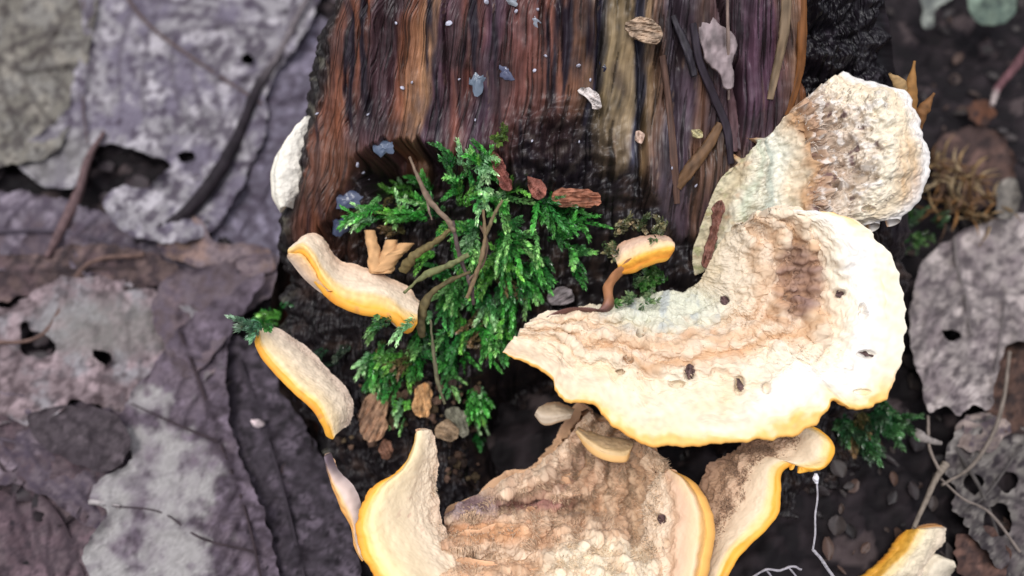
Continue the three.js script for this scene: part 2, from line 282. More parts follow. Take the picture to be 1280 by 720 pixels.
// ------------------------------------------------------------------ bracket mushrooms
const CREAM = [0.8, 0.68, 0.5], WHITE = [0.84, 0.8, 0.74], TAN = [0.52, 0.3, 0.15], BROWN = [0.2, 0.1, 0.055], PLUM = [0.17, 0.1, 0.1], YELLOW = [0.82, 0.41, 0.05], ORANGE = [0.78, 0.3, 0.035], PEACH = [0.76, 0.47, 0.28], MINT = [0.6, 0.64, 0.52];
function capGeo(o) {
  const { pairs, nu = 160, nt = 90, nr = 8, thick = 18, base = 10, mt = 0.9, under = PEACH } = o;
  const c1 = new THREE.CatmullRomCurve3(pairs.map((q) => new THREE.Vector3(...at(q[0], q[1], q[2]))), false, 'centripetal'), c2 = new THREE.CatmullRomCurve3(pairs.map((q) => new THREE.Vector3(...at(q[3], q[4], q[5]))), false, 'centripetal');
  const I = [], O = []; for (let i = 0; i <= nu; i++) { I.push(c1.getPoint(i / nu).toArray()); O.push(c2.getPoint(i / nu).toArray()); }
  const sd = o.seed ?? 1, wob = o.wobble ?? 2;
  for (let i = 0; i <= nu; i++) { const e = unit(sub(O[i], I[i])); O[i] = add(O[i], sc(e, wob * (n3(O[i][0] * 0.06, O[i][1] * 0.06, sd) + (o.nick ?? 0.25) * n3(O[i][0] * 0.17, O[i][1] * 0.17, sd + 3)))); }
  const B = [], row = nu + 1;
  for (let j = 0; j <= nt; j++) for (let i = 0; i <= nu; i++) {
    const t = j / nt, u = i / nu, p = [0, 1, 2].map((k) => mixf(I[i][k], O[i][k], t)), [px, py] = pix(p);
    const b = (o.bulge ?? 14) * Math.sin(Math.PI * Math.min(1, t)) - (o.roll ?? 14) * Math.pow(sst(0.72, 1, t), 2) + (o.shape ? o.shape(px, py, t, u) : 0);
    p[1] += b * 0.3; p[2] += b * 0.95; B.push(p);
  }
  const N = B.map((p, k) => { const i = k % row, j = Math.floor(k / row), a = B[k + (i < nu ? 1 : 0)], b = B[k - (i > 0 ? 1 : 0)], c = B[k + (j < nt ? row : 0)], d = B[k - (j > 0 ? row : 0)]; let n = unit(cross(sub(a, b), sub(c, d))); if (n[2] + 0.2 * n[1] < 0) n = sc(n, -1); return n; });
  const taper = (u) => Math.pow(clamp(Math.min(u, 1 - u) / (o.endTaper ?? 0.06), 0.04, 1), 0.5);
  const rows = [], cols = [], tag = [];
  for (let j = 0; j <= nt; j++) { for (let i = 0; i <= nu; i++) { const k = j * row + i, t = j / nt, u = i / nu, p = B[k], [px, py] = pix(p); const q = o.look(px, py, t, u, p); rows.push(add(p, sc(N[k], Math.max(q.d, -0.4 * (thick + base * (1 - t)) * taper(u)) * sst(1.02, 0.96, t)))); cols.push(q.c); } tag.push(j / nt < mt ? 0 : 1); }
  for (let k = 1; k < nr; k++) { for (let i = 0; i <= nu; i++) { const b = nt * row + i, e = unit(sub(B[b], B[b - 3 * row])), n = N[b], f = k / nr * Math.PI, th = thick * taper(i / nu) * 0.5; rows.push(add(B[b], add(sc(e, Math.sin(f) * th), sc(n, -(1 - Math.cos(f)) * th)))); const [px, py] = pix(B[b]); cols.push(o.rim(k / nr, i / nu, px, py, B[b])); } tag.push(1); }
  for (let j = nt; j >= 0; j -= 3) { for (let i = 0; i <= nu; i++) { const k = j * row + i, t = j / nt, p = B[k], th = (thick + base * (1 - t)) * taper(i / nu), nn = N[k], q2 = unit([nn[0] * 0.35, nn[1] * 0.35 - 0.1, Math.max(nn[2], 0.5)]); rows.push(add(p, sc(j === nt ? nn : q2, -th - (j === nt ? 0 : 4 * sst(1, 0.9, t))))); cols.push(mul3(under, 0.9 + 0.25 * n3(p[0] * 0.08, p[1] * 0.08, 2))); } tag.push(2); }
  const nrow = rows.length / row, idx = [], face = [[], [], []];
  for (let j = 0; j < nrow - 1; j++) for (let i = 0; i < nu; i++) { const a = j * row + i, g = tag[j + 1] === 0 ? 0 : tag[j] === 2 ? 2 : 1; for (const q of [[a, a + row, a + 1], [a + 1, a + row, a + row + 1]]) { face[g].push(idx.length); idx.push(...q); } }
  // the two ends
  for (const i of [0, nu]) for (let a = 0, b = nrow - 1; a + 1 < b; a++) { const b2 = Math.max(a + 1, nrow - 1 - Math.round((a + 1) / 3)); face[2].push(idx.length); idx.push(a * row + i, (a + 1) * row + i, b * row + i); if (b2 < b && b2 > a + 1) { face[2].push(idx.length); idx.push((a + 1) * row + i, b2 * row + i, b * row + i); } b = b2; }
  const flip = (() => { const k = Math.floor(nt / 2) * row + Math.floor(nu / 2), n = cross(sub(rows[k + row], rows[k]), sub(rows[k + 1], rows[k])); return dot(n, N[k]) < 0; })();
  if (flip) for (let k = 0; k < idx.length; k += 3) [idx[k + 1], idx[k + 2]] = [idx[k + 2], idx[k + 1]];
  const geo = geom(rows.flat(), idx, cols.flat()); geo.computeVertexNormals(); register(geo);
  return { cap: pick(geo, face[0]), margin: pick(geo, face[1]), underside: pick(geo, face[2]), B, N, row, nu, nt };
}
// felt: short stiff hairs on the upper side of a cap where want(px, py, t, u) > 0
function felt(k, count, want, colr, len = [4, 9], size = 0.7) {
  const pos = [], idx = [], col = [];
  for (let n = 0; n < count; n++) {
    const i = Math.floor(rnd() * k.nu), j = Math.floor(rnd() * k.nt), q = j * k.row + i, p = k.B[q], [px, py] = pix(p), wv = want(px, py, j / k.nt, i / k.nu);
    if (rnd() > wv) continue;
    const cl = (a) => 1.5 * n3(p[0] * 0.05, p[1] * 0.05, a), ow = unit(sub(k.B[Math.min(q + k.row, k.B.length - 1)], k.B[Math.max(q - k.row, 0)])), d = unit([k.N[q][0] + cl(3) + ow[0] * 0.8 + rr(-0.25, 0.25), k.N[q][1] + cl(7) + ow[1] * 0.8 + rr(-0.25, 0.25), k.N[q][2] + ow[2] * 0.8 + rr(-0.1, 0.2)]), l = rr(...len), s = unit(cross(d, [rr(-1, 1), rr(-1, 1), 0.3])), e = cross(d, s), b0 = add(p, sc(k.N[q], -2)), w = size * rr(0.7, 1.4), v0 = pos.length / 3, c = mul3(typeof colr === 'function' ? colr(px, py) : colr, rr(0.6, 1.35));
    for (let a = 0; a < 3; a++) { const f = a * 2.094; pos.push(...add(b0, add(sc(s, Math.cos(f) * w), sc(e, Math.sin(f) * w)))); col.push(...c); }
    const m = add(add(b0, sc(d, l * 0.6)), [rr(-1, 1), rr(-1, 1), 0]);
    for (let a = 0; a < 3; a++) { const f = a * 2.094; pos.push(...add(m, add(sc(s, Math.cos(f) * w * 0.7), sc(e, Math.sin(f) * w * 0.7)))); col.push(...c); }
    pos.push(...add(add(b0, sc(d, l)), [rr(-2, 2), rr(-2.5, 1), 0])); col.push(...c);
    for (let a = 0; a < 3; a++) { const b = (a + 1) % 3; idx.push(v0 + a, v0 + b, v0 + 3 + a, v0 + b, v0 + 3 + b, v0 + 3 + a, v0 + 3 + a, v0 + 3 + b, v0 + 6); }
  }
  return geom(pos, idx, col);
}
const rough = (p, s = 1) => { const [x, y, z] = p, w = fbm(x * 0.07, y * 0.07, z * 0.07 + 40, 3); return { d: s * (fbm(x * 0.05, y * 0.05, z * 0.05, 4) * 15 + ridge(x * 0.13, y * 0.13, z * 0.13, 3) * 1.8 + n3(x * 0.42, y * 0.42, z * 0.42) * 1.3), pit: sst(0.0, 0.4, w), id: 0.5 + n3(x * 0.11, y * 0.11, 60) }; };
const yellowRim = (a = 1, o = 0.5) => (k, u, px, py, p) => mix3(mix3(mix3(YELLOW, ORANGE, clamp(o + 0.9 * n3(p[0] * 0.04, p[1] * 0.04, 5), 0, 1)), CREAM, 1 - a), [0.5, 0.23, 0.06], 0.6 * sst(0.3, 0.55, n3(p[0] * 0.09, p[1] * 0.09, 15)));
const mushroom = (label, k, more = [], names = {}) => thing('bracket_mushroom', label, 'mushroom', [['cap', k.cap, M.cap], ['margin', k.margin, M.rim], ['underside', k.underside, M.cap], ...more]);
const pitsAt = (px, py, list) => { let s = 0; for (const [x, y, rx, ry] of list) s = Math.max(s, blob(px, py, x, y, rx, ry, 0.35)); return s; };

{ // rough cap at the upper right
  const k = capGeo({ seed: 3, nu: 330, nt: 330, thick: 22, base: 26, mt: 0.965, bulge: 22, roll: 16, wobble: 7, under: TAN,
    pairs: [[915, 212, 22, 1058, 82, 20], [902, 222, 14, 1104, 98, 34], [893, 238, 8, 1140, 112, 44], [886, 255, 2, 1152, 150, 52], [880, 272, -4, 1163, 185, 58], [874, 290, -8, 1157, 233, 60], [868, 306, -12, 1136, 262, 58], [866, 322, -16, 1092, 274, 54], [868, 345, -22, 1030, 292, 40]],
    shape: (px, py, t) => 17 * Math.sin(t * 17 - 1.0 + 3 * fbm(px * 0.012, py * 0.012)) * sst(0.05, 0.2, t) * sst(0.6, 0.4, t) + 14 * blob(px, py, 1105, 180, 45, 70) - 12 * blob(px, py, 1045, 200, 40, 55),
    look: (px, py, t, u, p) => {
      const r = rough(p), nz = fbm(p[0] * 0.025, p[1] * 0.025, 2, 3), tt = t + nz * 0.09;
      let c = table([[0, [0.56, 0.5, 0.34]], [0.1, [0.62, 0.52, 0.34]], [0.16, [0.74, 0.68, 0.52]], [0.2, [0.56, 0.58, 0.44]], [0.24, [0.74, 0.72, 0.58]], [0.29, [0.44, 0.47, 0.4]], [0.33, [0.76, 0.74, 0.62]], [0.4, [0.74, 0.62, 0.45]], [0.445, [0.5, 0.31, 0.17]], [0.5, [0.44, 0.28, 0.18]], [0.58, [0.52, 0.4, 0.3]], [0.7, [0.7, 0.6, 0.48]], [0.78, [0.78, 0.7, 0.54]], [0.9, [0.74, 0.62, 0.44]], [1, WHITE]], clamp(tt, 0, 1));
      let d = r.d * (0.55 + 0.9 * sst(0.42, 0.5, tt) * sst(0.86, 0.7, tt)), mid = sst(0.42, 0.52, tt) * sst(0.84, 0.68, tt + nz * 0.3);
      c = mix3(c, PLUM, mid * sst(0.25, 0.6, r.pit * 0.6 + fbm(p[0] * 0.06, p[1] * 0.06, 77, 3) * 1.2) * 0.9); c = mix3(c, WHITE, mid * sst(0.55, 0.8, r.id) * (1 - r.pit) * 0.7);
      d += mid * 16 * fbm(p[0] * 0.075, p[1] * 0.075, 71, 3);
      c = mix3(c, [0.5, 0.27, 0.1], 0.75 * blob(px, py, 1135, 215, 16, 45) * (0.5 + 0.5 * n3(px * 0.2, py * 0.02)));
      c = mix3(c, [0.44, 0.2, 0.08], 0.6 * sst(0.15, 0.35, fbm(p[0] * 0.05, p[1] * 0.05, 8, 3)) * sst(0.3, 0.05, t));
      c = mix3(c, [0.3, 0.33, 0.13], 0.6 * sst(0.05, 0.3, fbm(p[0] * 0.07, p[1] * 0.07, 18, 3)) * sst(0.26, 0.05, t));
      const h = pitsAt(px, py, [[1005, 165, 6, 14], [1022, 190, 7, 12], [1075, 222, 8, 8], [1045, 235, 6, 5], [1085, 262, 8, 4]]);
      const ft = fbm(u * 40, t * 14, 12, 3); d += mid * (10 * ft + 5 * ridge(p[0] * 0.09, p[1] * 0.09, 5, 3)); return { d: d - h * 16, c: mul3(c, 0.92 + 0.3 * n3(p[0] * 0.2, p[1] * 0.2, 6)) };
    }, rim: (kk, u, px, py, p) => mul3(WHITE, 0.9 + 0.2 * n3(p[0] * 0.1, p[1] * 0.1)) });
  mushroom('rough cream cap with dark crumbly middle, highest on the right of the stump', k, [['felt', felt(k, 4500, (px, py, t) => 0.8 * sst(0.4, 0.5, t) * sst(0.9, 0.7, t), [0.55, 0.45, 0.36], [4, 9]), M.cap, null, 'stuff']]);
}
{ // the large central cap
  const k = capGeo({ seed: 5, nu: 460, nt: 260, thick: 8, base: 34, mt: 0.962, bulge: 20, roll: 9, wobble: 5, under: [0.78, 0.66, 0.5],
    pairs: [[908, 292, 18, 985, 262, 80], [900, 306, 16, 1052, 264, 92], [892, 320, 13, 1106, 306, 96], [886, 332, 9, 1131, 362, 98], [880, 342, 5, 1129, 430, 104], [876, 350, 0, 1112, 488, 108], [873, 355, -2, 1090, 504, 112], [870, 357, -4, 1066, 506, 112], [868, 359, -5, 1046, 497, 110], [865, 360, -6, 1032, 512, 112], [860, 362, -8, 998, 537, 120], [845, 365, -10, 930, 545, 126], [830, 366, -12, 862, 551, 122], [815, 368, -14, 812, 550, 116], [802, 371, -15, 770, 528, 108], [784, 374, -16, 745, 502, 98], [764, 378, -18, 706, 495, 88], [738, 384, -18, 690, 466, 70], [708, 392, -18, 664, 450, 58], [676, 400, -18, 628, 438, 42]],
    shape: (px, py, t, u) => 7 * Math.sin(t * 34 + fbm(px * 0.012, py * 0.012) * 9) * sst(0.1, 0.25, t) * sst(0.78, 0.55, t) - 16 * blob(px, py, 1000, 355, 32, 48) + 10 * blob(px, py, 760, 425, 70, 30),
    look: (px, py, t, u, p) => {
      const nz = fbm(p[0] * 0.018, p[1] * 0.018, 3, 4), r = rough(p, 0.7), tt = t + nz * 0.2;
      let c = table([[0, [0.62, 0.52, 0.36]], [0.1, [0.68, 0.58, 0.44]], [0.2, [0.76, 0.63, 0.47]], [0.27, [0.66, 0.47, 0.31]], [0.33, [0.78, 0.62, 0.46]], [0.39, [0.68, 0.47, 0.3]], [0.45, [0.76, 0.6, 0.44]], [0.51, [0.64, 0.42, 0.25]], [0.57, [0.78, 0.62, 0.45]], [0.66, [0.82, 0.72, 0.56]], [0.8, WHITE], [0.9, [0.84, 0.77, 0.6]], [0.955, [0.84, 0.68, 0.4]], [1, [0.82, 0.48, 0.14]]], clamp(tt * 0.97 + 0.02 * (t > 0.9 ? 1 : 0), 0, 1));
      if (px > 960 && t > 0.9) c = mix3(c, [0.84, 0.78, 0.62], sst(1040, 1110, px) * sst(500, 460, py) * 0.8);
      c = mix3(c, mix3([0.8, 0.66, 0.46], [0.78, 0.58, 0.36], sst(-0.05, 0.3, fbm(p[0] * 0.035, p[1] * 0.035, 44, 4))), sst(0.6, 0.72, t) * sst(1000, 900, px) * sst(0.97, 0.9, t) * 0.85);
      if (px < 760) c = mix3(c, [0.8, 0.63, 0.45], sst(760, 700, px) * 0.8);
      const gb = blob(px, py, 830, 388, 75, 30); c = mix3(c, [0.6, 0.64, 0.52], gb * 0.75); c = mix3(c, [0.4, 0.43, 0.42], gb * sst(0.05, 0.3, fbm(px * 0.05, py * 0.05, 9)) * 0.8);
      const pb = blob(px, py, 1000, 352, 32, 52, 0.4), st = n3(p[0] * 0.05, p[1] * 0.12, 4); c = mix3(c, mix3([0.4, 0.23, 0.14], [0.26, 0.16, 0.14], 0.5 + st), pb * sst(0.2, 0.75, pb + nz * 0.8) * 0.9);
      c = mix3(c, [0.56, 0.32, 0.17], 0.6 * sst(0.12, 0.34, fbm(p[0] * 0.03, p[1] * 0.045, 14, 3)) * sst(0.15, 0.3, t) * sst(0.72, 0.5, t));
      const h = pitsAt(px, py, [[906, 376, 5, 5], [862, 466, 6, 10], [846, 480, 9, 4], [924, 482, 5, 11], [1082, 443, 10, 4], [1079, 394, 5, 5], [1048, 367, 8, 4], [1078, 385, 4, 4], [800, 418, 5, 4], [1078, 490, 9, 3], [958, 485, 4, 6], [785, 450, 6, 4], [775, 465, 5, 3]]);
      const soft = sst(0.68, 0.9, tt); const fib = ridge(t * 34 + nz * 5, u * 46, 5, 3);
      return { d: r.d * mixf(1.0, 0.22, soft) + pb * st * 9 - h * 13 + (1 - soft) * fib * 2.6, c: mul3(c, 0.95 + 0.16 * n3(p[0] * 0.13, p[1] * 0.13, 6)) };
    }, rim: (kk, u, px, py, p) => mix3(mix3([0.82, 0.48, 0.13], ORANGE, clamp(kk * 0.9 + 0.3 * n3(p[0] * 0.02, p[1] * 0.02), 0, 1)), [0.84, 0.78, 0.62], sst(1020, 1100, px) * sst(500, 440, py)) });
  mushroom('large wavy cream cap with tan zones, the widest one, in front of the stump', k, [['felt', felt(k, 16000, (px, py, t) => 0.5 * sst(0.15, 0.3, t) * sst(0.75, 0.55, t) + 0.5 * blob(px, py, 1000, 352, 32, 52), (px, py) => mix3([0.74, 0.57, 0.4], [0.36, 0.22, 0.15], blob(px, py, 1000, 352, 28, 46)), [3, 6], 0.5), M.cap, null, 'stuff']]);
}
{ // yellow edged lobe at the lower left
  const k = capGeo({ seed: 8, nu: 220, nt: 130, thick: 10, base: 22, mt: 0.9, bulge: 10, roll: 14, wobble: 2, under: PEACH, endTaper: 0.03,
    pairs: [[539, 538, 50, 517, 540, 64], [545, 554, 46, 513, 562, 76], [546, 580, 42, 500, 584, 92], [546, 604, 40, 474, 604, 108], [547, 628, 38, 454, 634, 120], [552, 650, 42, 450, 662, 128], [566, 680, 50, 458, 690, 136], [590, 715, 60, 476, 722, 146], [620, 770, 70, 500, 775, 156]],
    shape: (px, py, t) => 8 * fbm(px * 0.02, py * 0.02, 3),
    look: (px, py, t, u, p) => {
      const r = rough(p, 0.35), nz = fbm(p[0] * 0.03, p[1] * 0.03, 3, 3);
      let c = table([[0, [0.72, 0.55, 0.4]], [0.2, [0.8, 0.66, 0.48]], [0.6, [0.81, 0.66, 0.43]], [0.86, [0.83, 0.66, 0.36]], [0.94, [0.85, 0.6, 0.22]], [1, YELLOW]], clamp(t + nz * 0.06, 0, 1));
      const sp = sst(0.2, 0.35, fbm(p[0] * 0.12, p[1] * 0.12, 9, 3)) * blob(px, py, 525, 640, 30, 40); c = mix3(c, [0.6, 0.38, 0.28], sp * 0.5);
      return { d: r.d * mixf(1.6, 0.3, sst(0.05, 0.5, t)), c };
    }, rim: yellowRim(1, 0.4) });
  mushroom('smooth cream lobe with bright yellow edge, lowest on the left of the stump', k, [['felt', felt(k, 9000, (px, py, t) => 0.9 * sst(0.16, 0.02, t), [0.76, 0.62, 0.46], [3, 7], 0.55), M.cap, null, 'stuff']]);
}
{ // shaggy bracket in the bottom middle, its right lobe rolled up
  const k = capGeo({ seed: 9, nu: 400, nt: 300, thick: 20, base: 20, mt: 0.96, bulge: 12, roll: 10, wobble: 4, under: PEACH,
    pairs: [[556, 642, 10, 548, 800, 130], [590, 622, 0, 640, 815, 140], [622, 604, -6, 740, 810, 140], [660, 586, -14, 800, 790, 110], [690, 566, -22, 850, 726, 70], [708, 548, -22, 850, 656, 40], [722, 530, -20, 840, 600, 24], [736, 515, -16, 830, 570, 16]],
    shape: (px, py, t, u) => 17 * Math.sin(t * 24 + 1 + fbm(px * 0.01, py * 0.01, 3, 3) * 6) * sst(0.03, 0.12, t) * sst(0.8, 0.5, t) - 58 * blob(px, py, 760, 595, 44, 62) + 14 * fbm(px * 0.05, py * 0.012, 7, 3) * blob(px, py, 745, 590, 70, 70) + 46 * blob(px, py, 752, 722, 66, 44, 0.6) - 34 * blob(px, py, 680, 632, 60, 12) - 40 * blob(px, py, 797, 640, 16, 60),
    look: (px, py, t, u, p) => {
      const r = rough(p, 1), nz = fbm(p[0] * 0.02, p[1] * 0.02, 3, 4), tt = clamp(t + nz * 0.12, 0, 1), st = fbm(px * 0.09, py * 0.02, 7, 3);
      let c = table([[0, [0.42, 0.33, 0.25]], [0.06, [0.62, 0.49, 0.37]], [0.12, [0.66, 0.49, 0.35]], [0.17, [0.42, 0.26, 0.21]], [0.22, [0.7, 0.52, 0.37]], [0.28, [0.5, 0.31, 0.2]], [0.34, [0.7, 0.52, 0.37]], [0.41, [0.55, 0.34, 0.21]], [0.48, [0.72, 0.54, 0.38]], [0.55, [0.6, 0.38, 0.23]], [0.62, [0.74, 0.57, 0.4]], [0.7, [0.62, 0.42, 0.26]], [0.8, [0.76, 0.6, 0.43]], [1, [0.8, 0.66, 0.46]]], tt);
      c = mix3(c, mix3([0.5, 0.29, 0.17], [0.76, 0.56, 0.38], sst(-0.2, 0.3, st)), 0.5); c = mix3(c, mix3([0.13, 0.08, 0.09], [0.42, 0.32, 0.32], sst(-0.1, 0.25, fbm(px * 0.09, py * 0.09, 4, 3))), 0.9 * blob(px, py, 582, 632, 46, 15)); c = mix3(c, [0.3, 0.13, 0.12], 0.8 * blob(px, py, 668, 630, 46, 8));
      c = mix3(c, mix3(CREAM, [0.74, 0.56, 0.38], sst(0, 0.3, fbm(px * 0.05, py * 0.05, 5))), 0.95 * blob(px, py, 752 + 8 * n3(py * 0.15, 3), 720 + 9 * n3(px * 0.15, 8), 72, 46, 0.2)); c = mix3(c, [0.56, 0.28, 0.13], 0.75 * blob(px, py, 612, 666, 62, 12)); c = mix3(c, [0.76, 0.6, 0.44], 0.85 * blob(px, py, 622, 692, 55, 10));
      const h = pitsAt(px, py, [[556, 695, 5, 8], [700, 705, 6, 5]]);
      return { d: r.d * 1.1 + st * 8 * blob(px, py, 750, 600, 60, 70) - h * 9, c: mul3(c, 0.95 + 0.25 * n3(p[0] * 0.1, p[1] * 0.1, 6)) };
    }, rim: (kk, u, px, py, p) => mix3([0.8, 0.48, 0.2], TAN, kk * 0.5) });
  const l = capGeo({ seed: 10, nu: 200, nt: 110, thick: 16, base: 10, mt: 0.8, bulge: 12, roll: 16, wobble: 2, under: PEACH, endTaper: 0.05,
    pairs: [[824, 598, 26, 838, 584, 50], [812, 612, 26, 862, 598, 76], [806, 632, 30, 882, 630, 94], [804, 655, 36, 888, 662, 104], [804, 682, 44, 882, 704, 114], [800, 712, 54, 876, 745, 124], [796, 745, 64, 870, 790, 134]],
    look: (px, py, t, u, p) => { const r = rough(p, 0.6), nz = fbm(p[0] * 0.03, p[1] * 0.03, 3, 3); let c = table([[0, [0.7, 0.55, 0.4]], [0.35, [0.74, 0.58, 0.42]], [0.45, [0.6, 0.4, 0.26]], [0.55, [0.74, 0.5, 0.34]], [0.8, [0.8, 0.56, 0.34]], [0.93, [0.8, 0.46, 0.16]], [1, [0.8, 0.42, 0.1]]], clamp(t + nz * 0.1, 0, 1)); const h = pitsAt(px, py, [[826, 648, 6, 5], [832, 680, 4, 6]]); return { d: r.d * mixf(1.3, 0.2, sst(0.4, 0.6, t)) - h * 6, c }; }, rim: (kk) => mix3([0.8, 0.42, 0.1], TAN, kk * 0.5) });
  const tone = (px, py) => mix3([0.68, 0.49, 0.33], [0.78, 0.63, 0.44], blob(px, py, 752, 718, 74, 48, 0.35));
  mushroom('shaggy tan and brown bracket with rolled peach lobe, bottom middle of the cluster', k, [['felt', felt(k, 26000, (px, py, t) => 0.6 * sst(0.02, 0.1, t) + 0.4 * blob(px, py, 752, 680, 80, 12), tone, [4, 10], 0.55), M.cap, null, 'stuff'],
    ['lobe', l.cap, M.cap, [['lobe_margin', l.margin, M.rim], ['lobe_underside', l.underside, M.cap]]], ['lobe_felt', felt(l, 5000, (px, py, t) => 0.9 * sst(0.35, 0.05, t), [0.74, 0.58, 0.42], [5, 14], 0.7), M.cap, null, 'stuff']]);
}
{ // wavy frill to the right of it
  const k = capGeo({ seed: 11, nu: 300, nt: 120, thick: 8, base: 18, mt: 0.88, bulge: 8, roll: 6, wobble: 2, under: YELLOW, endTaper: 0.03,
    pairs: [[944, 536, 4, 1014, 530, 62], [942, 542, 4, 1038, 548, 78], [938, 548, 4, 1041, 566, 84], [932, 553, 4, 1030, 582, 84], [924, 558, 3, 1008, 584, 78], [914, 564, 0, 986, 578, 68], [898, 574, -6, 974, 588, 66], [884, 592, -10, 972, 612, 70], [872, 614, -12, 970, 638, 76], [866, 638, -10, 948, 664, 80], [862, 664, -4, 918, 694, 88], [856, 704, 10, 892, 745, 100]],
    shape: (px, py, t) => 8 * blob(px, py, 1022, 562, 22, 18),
    look: (px, py, t, u, p) => {
      const r = rough(p, 0.8), nz = fbm(p[0] * 0.03, p[1] * 0.03, 3, 3), tt = clamp(t + nz * 0.1, 0, 1);
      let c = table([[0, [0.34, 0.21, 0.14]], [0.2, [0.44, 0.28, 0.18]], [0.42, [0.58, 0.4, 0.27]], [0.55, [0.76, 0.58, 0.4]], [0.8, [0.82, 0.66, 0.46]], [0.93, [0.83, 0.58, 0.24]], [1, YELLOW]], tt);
      return { d: r.d * mixf(1.2, 0.2, sst(0.4, 0.6, tt)), c };
    }, rim: yellowRim(1, 0.25) });
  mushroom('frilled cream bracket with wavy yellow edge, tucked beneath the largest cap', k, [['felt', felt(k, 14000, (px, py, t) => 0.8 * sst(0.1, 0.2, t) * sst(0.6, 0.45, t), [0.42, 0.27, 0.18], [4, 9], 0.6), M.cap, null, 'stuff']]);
}
const smoothCap = (o) => (px, py, t, u, p) => { const r = rough(p, o.rough ?? 0.25), nz = fbm(p[0] * 0.04, p[1] * 0.04, 3, 3); return { d: r.d * mixf(1.6, 0.6, t), c: mul3(table(o.cols, clamp(t + nz * 0.1, 0, 1)), 0.94 + 0.16 * n3(p[0] * 0.15, p[1] * 0.15, 6)) }; };
{ // curled cap at the left with its little stalk
  const k = capGeo({ seed: 13, nu: 220, nt: 60, thick: 12, base: 10, mt: 0.8, bulge: 4, roll: 7, wobble: 1.2, under: [0.8, 0.5, 0.3], endTaper: 0.05,
    pairs: [[372, 302, 2, 358, 317, 26], [387, 291, 0, 376, 311, 40], [402, 296, -2, 391, 328, 48], [414, 312, -4, 402, 350, 54], [424, 326, -6, 420, 368, 58], [446, 332, -8, 446, 380, 60], [468, 338, -8, 474, 385, 60], [490, 350, -6, 496, 392, 58], [510, 358, -2, 512, 406, 52], [525, 376, 6, 521, 402, 42]],
    look: smoothCap({ cols: [[0, [0.74, 0.52, 0.36]], [0.25, [0.8, 0.62, 0.45]], [0.6, [0.84, 0.69, 0.5]], [0.8, [0.83, 0.57, 0.24]], [1, YELLOW]], rough: 0.18 }), rim: yellowRim(1, 0.4) });
  const lip = (sd, pairs) => capGeo({ seed: sd, nu: 60, nt: 24, thick: 5, base: 8, mt: 0.9, bulge: 4, roll: 4, wobble: 1, under: PEACH, endTaper: 0.1, pairs, look: smoothCap({ cols: [[0, [0.8, 0.46, 0.16]], [0.3, [0.78, 0.52, 0.3]], [1, [0.78, 0.6, 0.46]]], rough: 0.2 }), rim: () => [0.74, 0.56, 0.42] });
  const lips = [lip(31, [[362, 316, 30, 359, 322, 20], [378, 318, 38, 368, 334, 22], [392, 336, 44, 382, 350, 26], [403, 354, 50, 396, 362, 30], [414, 364, 54, 406, 368, 36]]), lip(33, [[486, 390, 52, 484, 394, 40], [498, 396, 52, 492, 405, 36], [510, 406, 48, 506, 412, 34], [518, 405, 42, 517, 409, 34]])].map((q) => ['curled_lip', mergeGeometries([q.cap, q.margin, q.underside]), M.cap]);
  const prong = (a, b, r0, r1, s) => { const A = at(...a), B = at(...b); return gridGeo(12, 20, (i, j) => { const t = j / 20, an = i / 12 * Math.PI * 2, r = mixf(r0, r1, t) * (1 + 0.3 * n3(t * 3, Math.cos(an) * 1.2, s) + 0.2 * n3(t * 9, an * 1.5, s)); const p = [0, 1, 2].map((q) => mixf(A[q], B[q], t)); return [p[0] + Math.cos(an) * r, p[1] + n3(t * 3, s) * 4, p[2] + Math.sin(an) * r, ...mul3([0.62, 0.36, 0.17], 0.85 + 0.5 * n3(t * 6, an * 2, s))]; }); };
  mushroom('curled cream cap with thick yellow edge and stubby stalk, left of the moss', k, [...lips, ['stalk', mergeGeometries([prong([472, 342, 0], [462, 288, -22], 10, 7, 2), prong([474, 340, 0], [508, 304, -18], 13, 9, 5), prong([478, 342, 0], [490, 300, -24], 12, 8, 7)]), M.cap]]);
}
{ // tilted tongue below it
  const k = capGeo({ seed: 15, nu: 200, nt: 70, thick: 9, base: 12, mt: 0.88, bulge: 5, roll: 5, wobble: 1.5, under: [0.78, 0.46, 0.24], endTaper: 0.05,
    pairs: [[340, 408, 4, 322, 414, 40], [364, 420, 2, 326, 434, 46], [388, 438, 0, 344, 458, 52], [408, 460, 0, 370, 484, 56], [428, 480, 2, 396, 508, 58], [442, 504, 6, 408, 528, 56], [436, 532, 14, 416, 548, 46]],
    look: smoothCap({ rough: 0.18, cols: [[0, [0.76, 0.6, 0.47]], [0.4, [0.82, 0.68, 0.5]], [0.82, [0.84, 0.66, 0.4]], [0.94, [0.84, 0.55, 0.2]], [1, YELLOW]] }), rim: yellowRim(1, 0.5) });
  mushroom('slanting tongue shaped cream cap with orange lower edge, far left under the curled one', k, [['felt', felt(k, 4000, (px, py, t) => 0.9 * sst(0.25, 0.02, t), [0.76, 0.63, 0.5], [2, 5], 0.5), M.cap, null, 'stuff']]);
}
